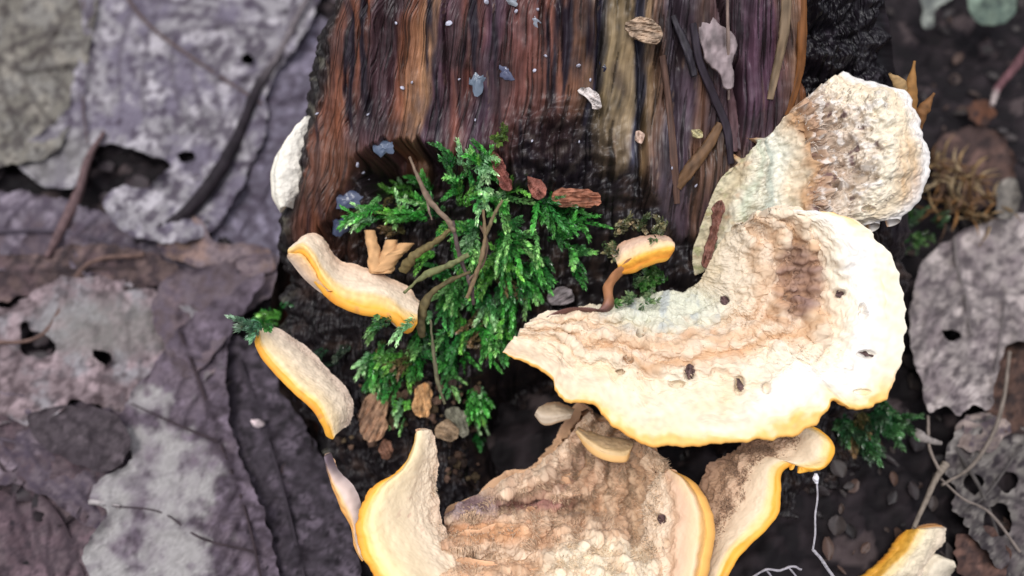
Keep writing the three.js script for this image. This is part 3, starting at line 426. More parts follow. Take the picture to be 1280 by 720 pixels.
{
  const k = capGeo({ seed: 17, nu: 120, nt: 36, thick: 12, base: 4, mt: 0.7, bulge: 4, roll: 5, wobble: 1.5, under: PEACH, endTaper: 0.08,
    pairs: [[413, 566, 20, 404, 572, 32], [424, 588, 24, 412, 602, 40], [444, 610, 30, 426, 634, 48], [452, 635, 34, 438, 658, 52], [455, 668, 40, 442, 684, 56], [464, 698, 46, 452, 702, 56]],
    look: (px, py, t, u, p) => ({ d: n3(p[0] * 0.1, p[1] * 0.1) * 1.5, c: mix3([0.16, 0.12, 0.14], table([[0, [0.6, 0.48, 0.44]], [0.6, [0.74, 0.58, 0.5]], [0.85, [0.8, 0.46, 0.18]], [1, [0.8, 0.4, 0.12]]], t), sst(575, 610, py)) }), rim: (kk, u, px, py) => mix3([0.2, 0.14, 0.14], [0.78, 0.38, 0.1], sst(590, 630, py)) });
  mushroom('narrow pinkish sliver of a cap half hidden behind the lowest left lobe', k);
}
{ // pale cap peeping out behind the stump's left edge
  const k = capGeo({ seed: 19, nu: 140, nt: 60, thick: 16, base: 6, mt: 0.9, bulge: 10, roll: 10, wobble: 1.5, under: CREAM, endTaper: 0.05,
    pairs: [[398, 150, -66, 376, 149, -50], [396, 168, -66, 356, 170, -44], [394, 190, -66, 342, 194, -40], [390, 214, -68, 338, 218, -40], [382, 240, -70, 340, 240, -42], [368, 262, -72, 348, 262, -50]],
    look: smoothCap({ cols: [[0, [0.7, 0.64, 0.54]], [0.5, [0.8, 0.76, 0.66]], [1, [0.84, 0.8, 0.68]]], rough: 0.3 }), rim: () => [0.82, 0.76, 0.62] });
  mushroom('pale half oval cap peeping out behind the left edge of the stump', k);
}
{ // small yellow cap on a twisted stalk
  const k = capGeo({ seed: 21, nu: 110, nt: 50, thick: 11, base: 5, mt: 0.66, bulge: 5, roll: 9, wobble: 1, under: ORANGE, endTaper: 0.08,
    pairs: [[764, 318, 12, 774, 338, 30], [776, 304, 12, 790, 334, 38], [794, 296, 14, 806, 326, 44], [814, 293, 16, 822, 320, 48], [832, 294, 20, 838, 318, 46], [842, 304, 28, 842, 314, 40]],
    look: smoothCap({ cols: [[0, [0.5, 0.3, 0.2]], [0.3, [0.72, 0.5, 0.36]], [0.6, [0.84, 0.6, 0.34]], [0.8, YELLOW], [1, ORANGE]] }), rim: yellowRim(1, 0.3) });
  const cv = new THREE.CatmullRomCurve3([[790, 328, 26], [770, 344, 18], [760, 360, 12], [761, 378, 8], [752, 390, 6], [726, 388, 2], [700, 392, -4], [684, 400, -8]].map((q) => new THREE.Vector3(...at(...q))));
  const st = gridGeo(10, 80, (i, j) => { const t = j / 80, p = cv.getPoint(t), a = i / 10 * Math.PI * 2, r = table([[0, 10], [0.18, 7], [0.35, 6], [0.5, 8], [0.75, 9], [1, 6]], t) * (1 + 0.25 * n3(t * 9, Math.cos(a))); return [p.x + Math.cos(a) * r, p.y + Math.sin(a) * r * 0.5, p.z + Math.sin(a) * r, ...mul3(mix3([0.4, 0.18, 0.08], [0.2, 0.1, 0.09], sst(0.3, 0.6, t)), 0.85 + 0.5 * n3(t * 12, a * 2))]; });
  mushroom('small yellow lipped cap on a twisted brown stalk above the largest cap', k, [['stalk', st, M.rim]]);
}
{
  const k = capGeo({ seed: 23, nu: 70, nt: 30, thick: 12, base: 4, mt: 0.75, bulge: 7, roll: 4, wobble: 1, under: TAN, endTaper: 0.1,
    pairs: [[674, 508, -10, 668, 518, 4], [686, 502, -12, 680, 528, 10], [702, 504, -14, 700, 524, 12], [718, 512, -14, 714, 522, 6]],
    look: smoothCap({ cols: [[0, [0.3, 0.18, 0.1]], [0.3, [0.5, 0.38, 0.26]], [1, [0.58, 0.48, 0.36]]] }), rim: () => [0.55, 0.42, 0.28] });
  mushroom('tiny dull tan knob in the dark hollow beneath the largest cap', k);
  const k2 = capGeo({ seed: 25, nu: 90, nt: 30, thick: 10, base: 4, mt: 0.7, bulge: 4, roll: 4, wobble: 1, under: TAN, endTaper: 0.1,
    pairs: [[722, 534, 0, 720, 540, 20], [738, 540, 0, 738, 556, 36], [756, 545, 0, 758, 566, 44], [776, 548, 0, 782, 568, 44], [792, 552, 4, 790, 560, 36]],
    look: smoothCap({ cols: [[0, [0.4, 0.25, 0.12]], [0.5, [0.66, 0.46, 0.26]], [1, [0.74, 0.52, 0.26]]] }), rim: () => [0.76, 0.46, 0.18] });
  mushroom('thin yellowish shelf wedged between the largest cap and the shaggy bracket', k2);
}
{ // at the lower right, on the soil
  const k = capGeo({ seed: 27, nu: 120, nt: 60, thick: 18, base: 6, mt: 0.76, bulge: 8, roll: 10, wobble: 2, under: ORANGE, endTaper: 0.06,
    pairs: [[1182, 660, -60, 1138, 662, -44], [1178, 680, -58, 1126, 684, -38], [1158, 706, -56, 1106, 706, -34], [1136, 740, -54, 1080, 730, -30], [1120, 780, -50, 1060, 760, -30]],
    look: smoothCap({ cols: [[0, [0.6, 0.5, 0.38]], [0.5, [0.72, 0.62, 0.44]], [0.75, [0.74, 0.58, 0.3]], [0.86, [0.66, 0.36, 0.06]], [1, [0.62, 0.3, 0.03]]], rough: 0.4 }), rim: yellowRim(1, 0.5) });
  mushroom('cream cap with orange left edge growing from the soil, bottom right corner', k);
  const k2 = capGeo({ seed: 29, nu: 70, nt: 40, thick: 14, base: 6, mt: 0.85, bulge: 8, roll: 8, wobble: 1.5, under: TAN, endTaper: 0.1,
    pairs: [[1192, 716, -70, 1190, 699, -56], [1186, 724, -70, 1174, 694, -50], [1180, 740, -70, 1160, 706, -48], [1176, 770, -70, 1152, 740, -48]],
    look: smoothCap({ cols: [[0, [0.5, 0.44, 0.34]], [1, [0.66, 0.58, 0.44]]] }), rim: () => [0.62, 0.52, 0.38] });
  mushroom('small rounded pale cap cut by the bottom of the picture, beside the orange edged one', k2);
}

// ------------------------------------------------------------------ sheets: dead leaves, chips, flakes
function outline(pts, jag = 2.5, s = 1) { // closed, uneven outline through the points
  const cv = new THREE.CatmullRomCurve3(pts.map((p) => new THREE.Vector3(p[0], p[1], 0)), true, 'centripetal'), n = Math.ceil(cv.getLength() / 5), out = [];
  for (let i = 0; i < n; i++) { const p = cv.getPointAt(i / n), t = cv.getTangentAt(i / n), k = jag * (n3(p.x * 0.05, p.y * 0.05, s) * 1.6 + n3(p.x * 0.16, p.y * 0.16, s + 5)); out.push([p.x - t.y * k, p.y + t.x * k]); }
  return out;
}
function inside(poly, x, y) { let r = false; for (let i = 0, j = poly.length - 1; i < poly.length; j = i++) { const [xi, yi] = poly[i], [xj, yj] = poly[j]; if ((yi > y) !== (yj > y) && x < (xj - xi) * (y - yi) / (yj - yi) + xi) r = !r; } return r; }
function nearest(polys, x, y) { let b = 1e9, q = [x, y]; for (const P of polys) for (let i = 0, j = P.length - 1; i < P.length; j = i++) { const ax = P[j][0], ay = P[j][1], dx = P[i][0] - ax, dy = P[i][1] - ay, t = clamp(((x - ax) * dx + (y - ay) * dy) / (dx * dx + dy * dy || 1), 0, 1), X = ax + dx * t, Y = ay + dy * t, d = (X - x) ** 2 + (Y - y) ** 2; if (d < b) { b = d; q = [X, Y]; } } return [q, Math.sqrt(b)]; }
function sheet(poly, holes, step, place, thick, colr) { // place(px, py) -> point of its middle surface; thickness along nrm
  let x0 = 1e9, x1 = -1e9, y0 = 1e9, y1 = -1e9; for (const [x, y] of poly) { x0 = Math.min(x0, x); x1 = Math.max(x1, x); y0 = Math.min(y0, y); y1 = Math.max(y1, y); }
  const nx = Math.ceil((x1 - x0) / step) + 1, ny = Math.ceil((y1 - y0) / step) + 1, keep = new Uint8Array(nx * ny), polys = [poly, ...holes];
  for (let j = 0; j < ny; j++) for (let i = 0; i < nx; i++) { const x = x0 + (i + 0.5) * step, y = y0 + (j + 0.5) * step; keep[j * nx + i] = inside(poly, x, y) && !holes.some((h) => inside(h, x, y)) ? 1 : 0; }
  const K = (i, j) => i >= 0 && j >= 0 && i < nx && j < ny && keep[j * nx + i], id = new Map(), pos = [], col = [], idx = [];
  const V = (i, j) => {
    const k = j * (nx + 1) + i; let v = id.get(k); if (v !== undefined) return v;
    let x = x0 + i * step, y = y0 + j * step;
    if (!(K(i, j) && K(i - 1, j) && K(i, j - 1) && K(i - 1, j - 1))) { const [q, d] = nearest(polys, x, y); if (d < step * 1.2) [x, y] = q; }
    v = id.size; id.set(k, v);
    const p = place(x, y), n = p.n ?? UP, q = p.p ?? p, c = colr(x, y, q);
    pos.push([add(q, sc(n, thick / 2)), add(q, sc(n, -thick / 2))]); col.push(c); return v;
  };
  for (let j = 0; j < ny; j++) for (let i = 0; i < nx; i++) if (K(i, j)) {
    const a = V(i, j), b = V(i + 1, j), c = V(i + 1, j + 1), d = V(i, j + 1);
    idx.push(a * 2, d * 2, b * 2, b * 2, d * 2, c * 2, a * 2 + 1, b * 2 + 1, d * 2 + 1, b * 2 + 1, c * 2 + 1, d * 2 + 1);
    const wall = (p, q) => idx.push(p * 2, q * 2, p * 2 + 1, q * 2, q * 2 + 1, p * 2 + 1);
    if (!K(i, j - 1)) wall(a, b); if (!K(i + 1, j)) wall(b, c); if (!K(i, j + 1)) wall(c, d); if (!K(i - 1, j)) wall(d, a);
  }
  return geom(pos.flat(2), idx, col.flatMap((c) => [...c, ...c]));
}
function tube(pts, rad, colr, place, segs = 60, sides = 7, bump = 0.2) { // pts: [px, py, height]; rad: radius by [t, r] rows
  const cv = new THREE.CatmullRomCurve3(pts.map((q) => new THREE.Vector3(...place(...q))), false, 'centripetal');
  const g = gridGeo(sides, segs, (i, j) => {
    const t = j / segs, p = cv.getPoint(t).toArray(), tg = cv.getTangent(t).toArray(), s = unit(cross(tg, Math.abs(tg[2]) > 0.9 ? [0, 1, 0] : [0, 0, 1])), e = cross(tg, s), a = i / sides * Math.PI * 2;
    const r = (typeof rad === 'number' ? rad : table(rad, t)) * (1 + bump * (n3(t * segs * 0.2, Math.cos(a), pts[0][0]) + n3(t * segs * 0.07, Math.sin(a) * 0.6, pts[0][1])));
    return [...add(p, add(sc(s, Math.cos(a) * r), sc(e, Math.sin(a) * r))), ...mul3(typeof colr === 'function' ? colr(t) : colr, clamp(0.9 + 0.6 * n3(t * segs * 0.35, a, pts[0][0] * 0.7), 0.4, 1.5))];
  });
  return g;
}
const segd = (x, y, P) => { let b = 1e9; for (let i = 1; i < P.length; i++) { const [ax, ay] = P[i - 1], dx = P[i][0] - ax, dy = P[i][1] - ay, t = clamp(((x - ax) * dx + (y - ay) * dy) / (dx * dx + dy * dy), 0, 1); b = Math.min(b, Math.hypot(ax + dx * t - x, ay + dy * t - y)); } return b; };

const LEAVES = 'dead leaves lying on the soil';
function leaf(o) {
  const { pts, holes = [], h = 20, veins = [], curl = 14, seed: s = 1, a, b, dark, spots = 0.5, tilt = [0, 0], jag = 2.5, step = 3 } = o;
  const sideVeins = []; if (veins[0]) { const cv = new THREE.CatmullRomCurve3(veins[0].map(([x, y]) => new THREE.Vector3(x, y, 0))), L = cv.getLength(), nn = Math.max(3, Math.round(L / 34)); for (let k = 1; k < nn; k++) for (const sd of [-1, 1]) { const p = cv.getPointAt((k + (sd > 0 ? 0.4 : 0)) / (nn + 0.5)), t = cv.getTangentAt(k / nn), q = [[p.x, p.y]]; let ang = Math.atan2(t.y, t.x) + sd * 0.95; let x = p.x, y = p.y; for (let m = 0; m < 7; m++) { x += Math.cos(ang) * 16; y += Math.sin(ang) * 16; ang -= sd * 0.07 + n3(x * 0.05, y * 0.05, s) * 0.25; q.push([x, y]); } sideVeins.push(q); } }
  const poly = outline(pts, jag, s), hp = holes.map((q, i) => outline(q, 3.5, s + i + 9)), cx = pts.reduce((t, p) => t + p[0], 0) / pts.length, cy = pts.reduce((t, p) => t + p[1], 0) / pts.length;
  const edges = [poly, ...hp];
  const H = (x, y) => {
    let v = h + 14 + curl * fbm(x * 0.009 + s * 3.1, y * 0.009, s, 3) * 2.8 + tilt[0] * (x - cx) + tilt[1] * (y - cy) + fbm(x * 0.045, y * 0.045, s + 2, 4) * 13 + n3(x * 0.2, y * 0.2, s) * 0.8;
    for (const q of veins) { const d = segd(x, y, q); v += 3.5 * Math.exp(-((d / 5) ** 2)) - 3 * Math.exp(-((d / 26) ** 2)); }
    const ed = nearest(edges, x, y)[1]; v += 16 * Math.exp(-ed / 9) * n3(x * 0.02, y * 0.02, s + 40) + 4 * Math.exp(-ed / 4);
    for (const q of sideVeins) v += 3.2 * Math.exp(-((segd(x, y, q) / 4) ** 2));
    return v;
  };
  const g = sheet(poly, hp, step, (x, y) => G(x, y, H(x, y)), 1.6, (x, y) => {
    const m = fbm(x * 0.022 + s, y * 0.022, s * 1.7, 4), f = fbm(x * 0.075, y * 0.075, s + 4, 3), cell = worley(x * 0.05 + s, y * 0.05, s);
    let c = mix3(a, b, sst(-0.15, 0.2, m + 0.5 * f)); c = mix3(c, mul3(a, 1.75), sst(0.04, 0.24, fbm(x * 0.03, y * 0.03, s + 14, 4)) * 0.85); c = mix3(c, dark, sst(0.0, 0.26, f * 1.1 - m * 0.4) * (0.35 + spots * 0.75));
    c = mix3(c, dark, (0.25 + 0.5 * spots) * sst(0.1, 0.0, cell[1] - cell[0]));
    const sp = worley(x * 0.028, y * 0.028, s + 8); c = mix3(c, [0.02, 0.016, 0.02], sst(0.13, 0.07, sp[0]) * (sp[2] > 0.55 ? 0.9 : 0));
    for (const q of veins) c = mix3(c, dark, 0.55 * Math.exp(-((segd(x, y, q) / 4.5) ** 2)));
    for (const q of sideVeins) c = mix3(c, mix3(dark, a, 0.15), 0.75 * Math.exp(-((segd(x, y, q) / 3) ** 2)));
    if (o.paint) c = o.paint(x, y, c);
    return mul3(c, 0.92 + 0.3 * n3(x * 0.3, y * 0.3, s));
  });
  register(g);
  const parts = [['blade', g, M.leaf]];
  veins.forEach((q, i) => parts.push(['vein', tube(q.map(([x, y]) => [x, y, H(x, y) + 1.5]), i ? [[0, 1.8], [1, 1]] : [[0, 3], [1, 1.8]], o.veinc ?? mul3(mix3(a, dark, 0.5), 0.9), G, 40, 6, 0.15), M.leaf]));
  return thing('dead_leaf', o.label, 'dead leaf', parts, LEAVES);
}
const LG = [0.25, 0.235, 0.245], LP = [0.15, 0.132, 0.168], LD = [0.05, 0.038, 0.054], OL = [0.15, 0.138, 0.115], RB = [0.11, 0.072, 0.075], VB = [0.1, 0.078, 0.098], PK = [0.19, 0.145, 0.15];
leaf({ label: 'violet grey leaf lying between the twig and the left edge of the stump', seed: 4, h: 8, curl: 12, a: [0.14, 0.125, 0.16], b: [0.1, 0.088, 0.112], dark: LD, pts: [[330, 60], [395, 20], [440, 60], [420, 170], [385, 290], [330, 330], [250, 305], [215, 270], [270, 200]], veins: [[[420, 70], [360, 190], [300, 290]]] });
leaf({ label: 'gritty dark mauve leaf beside the oak leaf, below the slanting tongue shaped cap', seed: 18, h: 10, curl: 12, a: [0.075, 0.06, 0.075], b: [0.045, 0.036, 0.045], dark: [0.02, 0.016, 0.02], spots: 1, jag: 4, pts: [[270, 430], [320, 425], [352, 470], [385, 540], [425, 620], [450, 790], [320, 790], [300, 690], [260, 560]], veins: [[[300, 450], [345, 580], [390, 760]]] });
leaf({ label: 'mauve leaf under the twigs, with its edge showing beneath the pale blotched leaf', seed: 19, h: 4, curl: 12, a: [0.13, 0.11, 0.13], b: [0.1, 0.075, 0.085], dark: LD, jag: 4, pts: [[-60, 250], [30, 240], [120, 262], [200, 290], [260, 330], [210, 370], [60, 330], [-60, 340]], veins: [[[-30, 290], [80, 290], [230, 335]]] });
leaf({ label: 'dusky leaf below the two holed one, left of the oak leaf', seed: 20, h: 6, curl: 12, a: [0.12, 0.095, 0.108], b: [0.085, 0.06, 0.068], dark: LD, jag: 4, pts: [[-70, 495], [60, 500], [150, 515], [210, 540], [190, 620], [120, 660], [40, 610], [-70, 600]], veins: [[[-40, 540], [60, 560], [190, 580]]] });
leaf({ label: 'large dark red brown leaf lying along the bottom left corner', seed: 8, h: 4, curl: 14, a: [0.09, 0.06, 0.068], b: [0.12, 0.088, 0.095], dark: [0.035, 0.024, 0.03], pts: [[-60, 520], [60, 540], [150, 590], [175, 700], [160, 790], [-70, 790]], veins: [[[-20, 560], [70, 640], [120, 760]]] });
leaf({ label: 'dull olive grey leaf filling the top left corner behind the pale one', seed: 2, h: 14, curl: 14, a: OL, b: [0.19, 0.18, 0.16], dark: [0.033, 0.0248, 0.0248], pts: [[-80, -60], [60, -70], [118, -20], [110, 70], [98, 130], [70, 190], [20, 205], [-80, 210]], veins: [[[-40, 60], [30, 90], [90, 80]]] });
leaf({ label: 'big pale blotched leaf with thin midrib, top left beside the twig', seed: 1, h: 24, curl: 16, a: LG, b: LP, dark: LD, spots: 0.6, jag: 3.5, pts: [[100, -60], [260, -70], [400, -50], [392, 20], [362, 70], [336, 110], [330, 170], [300, 235], [262, 290], [215, 305], [160, 290], [128, 262], [140, 238], [185, 232], [212, 206], [180, 190], [118, 182], [100, 228], [60, 235], [24, 205], [40, 172], [76, 150], [92, 100], [104, 40]], holes: [[[306, 68], [314, 68], [316, 75], [309, 79], [303, 75]], [[222, 194], [240, 190], [243, 200], [230, 205]]], veins: [[[140, -30], [185, 30], [240, 72], [300, 112], [328, 130]], [[104, 0], [112, 60], [104, 130], [110, 180]]], veinc: [0.11, 0.077, 0.0715], paint: (x, y, c) => mix3(c, [0.165, 0.16, 0.143], 0.5 * blob(x, y, 70, 200, 50, 34)) });
leaf({ label: 'small orange brown leaf scrap below the lower end of the twig', seed: 12, h: 16, curl: 10, a: [0.143, 0.0935, 0.077], b: PK, dark: LD, pts: [[205, 280], [250, 275], [265, 300], [330, 310], [345, 335], [290, 345], [235, 330], [200, 312]] });
leaf({ label: 'brown shredded leaf strip across the middle of the left side', seed: 13, h: 12, curl: 12, a: [0.0935, 0.0633, 0.0578], b: RB, dark: [0.0193, 0.0138, 0.0165], jag: 4, pts: [[-60, 325], [40, 318], [110, 305], [190, 318], [230, 345], [160, 362], [90, 350], [20, 372], [-60, 390]], veins: [[[-20, 345], [60, 338], [170, 335]]] });
leaf({ label: 'pale pink grey leaf with two torn holes, left middle', seed: 5, h: 20, curl: 16, a: PK, b: LG, dark: [0.0495, 0.033, 0.0358], jag: 4, pts: [[-60, 395], [20, 380], [70, 350], [150, 350], [235, 385], [270, 410], [262, 470], [215, 510], [150, 520], [100, 500], [50, 525], [-60, 520]], holes: [[[30, 402], [42, 412], [72, 430], [62, 446], [40, 448], [27, 438]], [[112, 438], [130, 440], [140, 452], [122, 452]]], paint: (x, y, c) => mix3(c, [0.187, 0.182, 0.165], 0.6 * blob(x, y, 130, 410, 80, 36)) });
leaf({ label: 'dim purple grey leaf scrap above the bottom left corner', seed: 6, h: 26, curl: 10, a: [0.066, 0.0523, 0.0578], b: [0.0495, 0.0385, 0.044], dark: [0.022, 0.0165, 0.0193], pts: [[35, 518], [90, 508], [150, 520], [162, 560], [140, 590], [90, 578], [50, 556]] });
leaf({ label: 'mauve leaf fold running up to the stump, left of the slanting tongue cap', seed: 7, h: 24, curl: 14, a: [0.0935, 0.0688, 0.0743], b: [0.127, 0.099, 0.11], dark: VB, pts: [[210, 345], [270, 330], [345, 318], [358, 345], [300, 400], [262, 450], [232, 470], [205, 430], [190, 385]] });
leaf({ label: 'large lobed oak leaf, brown above and pale grey at its lower lobes', seed: 9, h: 30, curl: 16, a: VB, b: [0.135, 0.105, 0.125], dark: [0.0275, 0.0193, 0.0248], jag: 3.5, spots: 0.35,
  pts: [[330, 340], [318, 372], [290, 410], [284, 470], [290, 540], [318, 610], [342, 690], [350, 790], [230, 790], [130, 745], [104, 700], [118, 668], [134, 640], [112, 622], [132, 598], [168, 572], [150, 540], [160, 500], [200, 450], [225, 410], [280, 370]],
  veins: [[[225, 415], [250, 480], [278, 560], [310, 650], [335, 770]], [[272, 552], [220, 530], [165, 505]], [[318, 690], [250, 672], [200, 640], [128, 632]]], veinc: [0.0413, 0.0286, 0.033],
  paint: (x, y, c) => { const k = Math.max(blob(x, y, 185, 600, 88, 66, 0.35), blob(x, y, 175, 695, 92, 54, 0.35), 0.8 * blob(x, y, 185, 500, 34, 18)); const q = fbm(x * 0.02, y * 0.02, 33, 3); return mix3(c, mix3([0.3, 0.285, 0.275], [0.19, 0.165, 0.18], sst(-0.1, 0.3, q)), sst(0.2, 0.95, k + fbm(x * 0.06, y * 0.06, 35, 4) * 1.1) * sst(0.45, 0.05, q + 0.5 * fbm(x * 0.08, y * 0.08, 36, 3))); } });
leaf({ label: 'broad pale grey leaf with a dark slit, right edge beside the largest cap', seed: 10, h: 40, curl: 12, a: [0.27, 0.235, 0.22], b: [0.2, 0.165, 0.165], dark: [0.055, 0.044, 0.0468], spots: 0.55, pts: [[1137, 400], [1145, 352], [1162, 318], [1200, 292], [1248, 274], [1290, 268], [1350, 300], [1340, 420], [1262, 430], [1246, 470], [1236, 512], [1216, 505], [1200, 520], [1184, 508], [1162, 516], [1152, 480], [1140, 440]], holes: [[[1176, 412], [1190, 411], [1202, 420], [1192, 427], [1180, 422]]], veins: [[[1194, 296], [1196, 330], [1206, 370], [1214, 420]], [[1238, 500], [1248, 440], [1256, 380]]] });
leaf({ label: 'tattered grey leaf skeleton in the lower right corner', seed: 11, h: 22, curl: 14, a: [0.143, 0.129, 0.116], b: [0.0935, 0.077, 0.077], dark: [0.0275, 0.022, 0.0248], spots: 0.8, jag: 7, pts: [[1190, 545], [1240, 520], [1300, 540], [1340, 620], [1330, 760], [1270, 760], [1240, 700], [1200, 650], [1185, 600]], holes: [[[1230, 640], [1258, 630], [1264, 660], [1240, 672]], [[1255, 590], [1275, 600], [1262, 618], [1245, 606]], [[1210, 590], [1228, 600], [1218, 620], [1204, 608]]], veins: [[[1195, 560], [1230, 620], [1262, 720]], [[1275, 560], [1232, 620], [1205, 640]]] });
leaf({ label: 'curled tan leaf scrap in the lower right, above the forked pale twig', seed: 21, h: 26, curl: 12, a: [0.2, 0.16, 0.14], b: [0.12, 0.085, 0.075], dark: LD, jag: 5, pts: [[1196, 528], [1226, 516], [1262, 530], [1250, 560], [1216, 566], [1192, 552]] });
leaf({ label: 'dark rusty leaf scrap beside the small rounded pale cap in the bottom right', seed: 22, h: 16, curl: 12, a: [0.1, 0.055, 0.042], b: [0.06, 0.035, 0.03], dark: [0.025, 0.018, 0.018], jag: 5, pts: [[1196, 676], [1240, 660], [1262, 700], [1236, 740], [1204, 724]] });
leaf({ label: 'dull brown leaf scrap under the dried moss star', seed: 23, h: 20, curl: 14, a: [0.085, 0.05, 0.04], b: [0.055, 0.034, 0.03], dark: [0.02, 0.014, 0.014], jag: 5, pts: [[1168, 190], [1200, 160], [1250, 170], [1270, 215], [1230, 262], [1180, 240]] });
leaf({ label: 'small rust red leaf scrap in the dark soil right of the brown bract', seed: 24, h: 24, curl: 10, a: [0.13, 0.055, 0.03], b: [0.08, 0.04, 0.028], dark: [0.02, 0.014, 0.014], jag: 4, pts: [[1208, 132], [1232, 124], [1244, 140], [1226, 154], [1210, 148]] });
leaf({ label: 'brown crumpled leaf scrap under the pale leaf at the right edge', seed: 14, h: 14, curl: 12, a: [0.077, 0.044, 0.033], b: [0.0495, 0.0303, 0.0248], dark: [0.0165, 0.0121, 0.0121], jag: 4, pts: [[1230, 430], [1290, 425], [1340, 450], [1340, 530], [1260, 540], [1228, 510]] });
leaf({ label: 'narrow pale leaf scrap at the right edge above the broad grey leaf', seed: 15, h: 60, curl: 8, a: [0.165, 0.149, 0.127], b: [0.121, 0.11, 0.099], dark: [0.055, 0.0495, 0.044], pts: [[1252, 226], [1268, 222], [1276, 245], [1268, 268], [1250, 272], [1244, 250]] });
leaf({ label: 'green grey lichen flake at the top right corner', seed: 16, h: 70, curl: 8, a: [0.11, 0.143, 0.11], b: [0.0825, 0.116, 0.0935], dark: [0.033, 0.044, 0.0385], pts: [[1210, -10], [1262, -14], [1270, 14], [1252, 30], [1228, 32], [1214, 18]] });
leaf({ label: 'pale grey lichen flake left of the green one at the top right', seed: 17, h: 70, curl: 8, a: [0.154, 0.165, 0.143], b: [0.11, 0.121, 0.11], dark: [0.044, 0.044, 0.044], pts: [[1150, -14], [1196, -10], [1184, 4], [1170, 14], [1166, 34], [1156, 34], [1154, 8]] });

{ // dark crumbs of older litter in between
  const gs = [];
  for (let n = 0; n < 900; n++) {
    const left = rnd() < 0.5, px = left ? rr(-120, 450) : rr(1000, 1420), py = rr(-80, 790), r = left ? rr(6, 30) : rr(3, 15), an = rr(0, 6.3), p0 = G(px, py, rr(2, 10)), c = mul3(left ? mix3([0.05, 0.034, 0.038], [0.014, 0.01, 0.012], rnd()) : [[0.016, 0.011, 0.011], [0.05, 0.028, 0.02], [0.03, 0.022, 0.02]][Math.floor(rnd() * 3)], rr(0.5, 1.5)), k = rr(0.3, 0.9), tl = [rr(-0.5, 0.5), rr(-0.5, 0.5)];
    gs.push(gridGeo(6, 5, (i, j) => { const a = (i / 6 - 0.5) * 2, b = (j / 5 - 0.5) * 2, w = 1 - 0.7 * b * b, x = a * r * k * w, y = b * r, X = Math.cos(an) * x - Math.sin(an) * y, Y = Math.sin(an) * x + Math.cos(an) * y, h = tl[0] * X + tl[1] * Y + a * a * r * 0.25 + rr(-1, 1); return [...add(add(p0, [X, 0, 0]), add(sc(FWD, Y), sc(UP, h))), ...mul3(c, rr(0.8, 1.2))]; }));
  }
  const g = mergeGeometries(gs);
  thing('leaf_litter', 'dark crumbled leaf litter scattered over the soil', 'leaf litter', [[null, g, new THREE.MeshPhysicalMaterial({ vertexColors: true, roughness: 0.6, side: THREE.DoubleSide })]], null, 'stuff');
}

// ------------------------------------------------------------------ twigs, stems, threads
const onStump = (px, py, l) => at(px, py, SW(px, py) + l);
const one = (name, label, category, g, m, group) => thing(name, label, category, [[null, g, m]], group);
one('twig', 'dark bent twig crossing the leaves from the top towards the left middle', 'twig', tube([[408, -40, 60], [372, 20, 52], [348, 70, 46], [322, 110, 44], [300, 165, 44], [280, 205, 46], [248, 250, 44], [215, 278, 42], [168, 302, 36]], [[0, 5], [0.3, 8], [0.45, 10], [0.7, 12], [1, 7]], (t) => mix3([0.14, 0.12, 0.125], [0.018, 0.013, 0.017], sst(0.2, 0.42, t)), G, 140, 10), M.twig);
one('twig', 'reddish brown twig standing up through the leaves, left middle', 'twig', tube([[130, 165, 44], [112, 195, 44], [100, 235, 42], [82, 275, 38], [58, 322, 34]], [[0, 3.5], [0.4, 7], [0.7, 9], [1, 6]], [0.12, 0.075, 0.075], G, 80, 9), M.twig);
one('twig', 'thin brown twig lying flat across the left edge', 'twig', tube([[-30, 428, 44], [50, 420, 40], [110, 330, 40], [180, 318, 40]], [[0, 3], [1, 4]], [0.13, 0.08, 0.065], G, 80, 7), M.twig);
one('twig', 'small pale stub of a stem sticking out left of the oak leaf', 'twig', tube([[112, 627, 50], [132, 630, 52], [150, 634, 52]], [[0, 4], [1, 3]], [0.34, 0.31, 0.3], G, 20, 7), M.twig);
one('twig', 'forked pale twig rising from the orange edged cap at the lower right', 'twig', mergeGeometries([tube([[1142, 660, 60], [1158, 625, 58], [1172, 595, 56], [1182, 580, 54]], [[0, 3], [0.6, 4], [1, 5.5]], [0.2, 0.165, 0.13], G, 50, 8), tube([[1176, 592, 56], [1162, 560, 55], [1160, 520, 52]], [[0, 2.4], [1, 2]], [0.19, 0.155, 0.13], G, 30, 7)]), M.twig);
one('twig', 'long grey twig slanting up to the right edge through the leaf skeleton', 'twig', tube([[1178, 606, 52], [1212, 585, 50], [1240, 545, 54], [1254, 500, 60], [1262, 440, 62]], [[0, 2], [0.5, 3], [1, 2.5]], [0.17, 0.14, 0.115], G, 80, 8), M.twig);
one('twig', 'crooked pale twig lying across the leaf skeleton in the lower right', 'twig', tube([[1176, 598, 50], [1202, 622, 48], [1236, 640, 46], [1275, 690, 44]], [[0, 1.6], [1, 2]], [0.17, 0.14, 0.12], G, 60, 7), M.twig);
one('twig', 'reddish twig stub with pale tip, right edge in the dark soil', 'twig', tube([[1285, 62, 84], [1262, 92, 84], [1246, 112, 82], [1240, 132, 80]], [[0, 8], [0.6, 7], [1, 4]], (t) => mix3([0.12, 0.055, 0.06], [0.36, 0.3, 0.28], sst(0.65, 0.85, t)), G, 40, 8), M.twig);
one('pale_pod', 'small pale grey pod left of the forked twig at the lower right', 'seed pod', tube([[1144, 538, 56], [1152, 546, 60], [1164, 551, 58], [1176, 554, 54]], [[0, 4], [0.25, 8], [0.55, 5], [1, 3]], [0.25, 0.22, 0.2], G, 40, 10), M.twig);
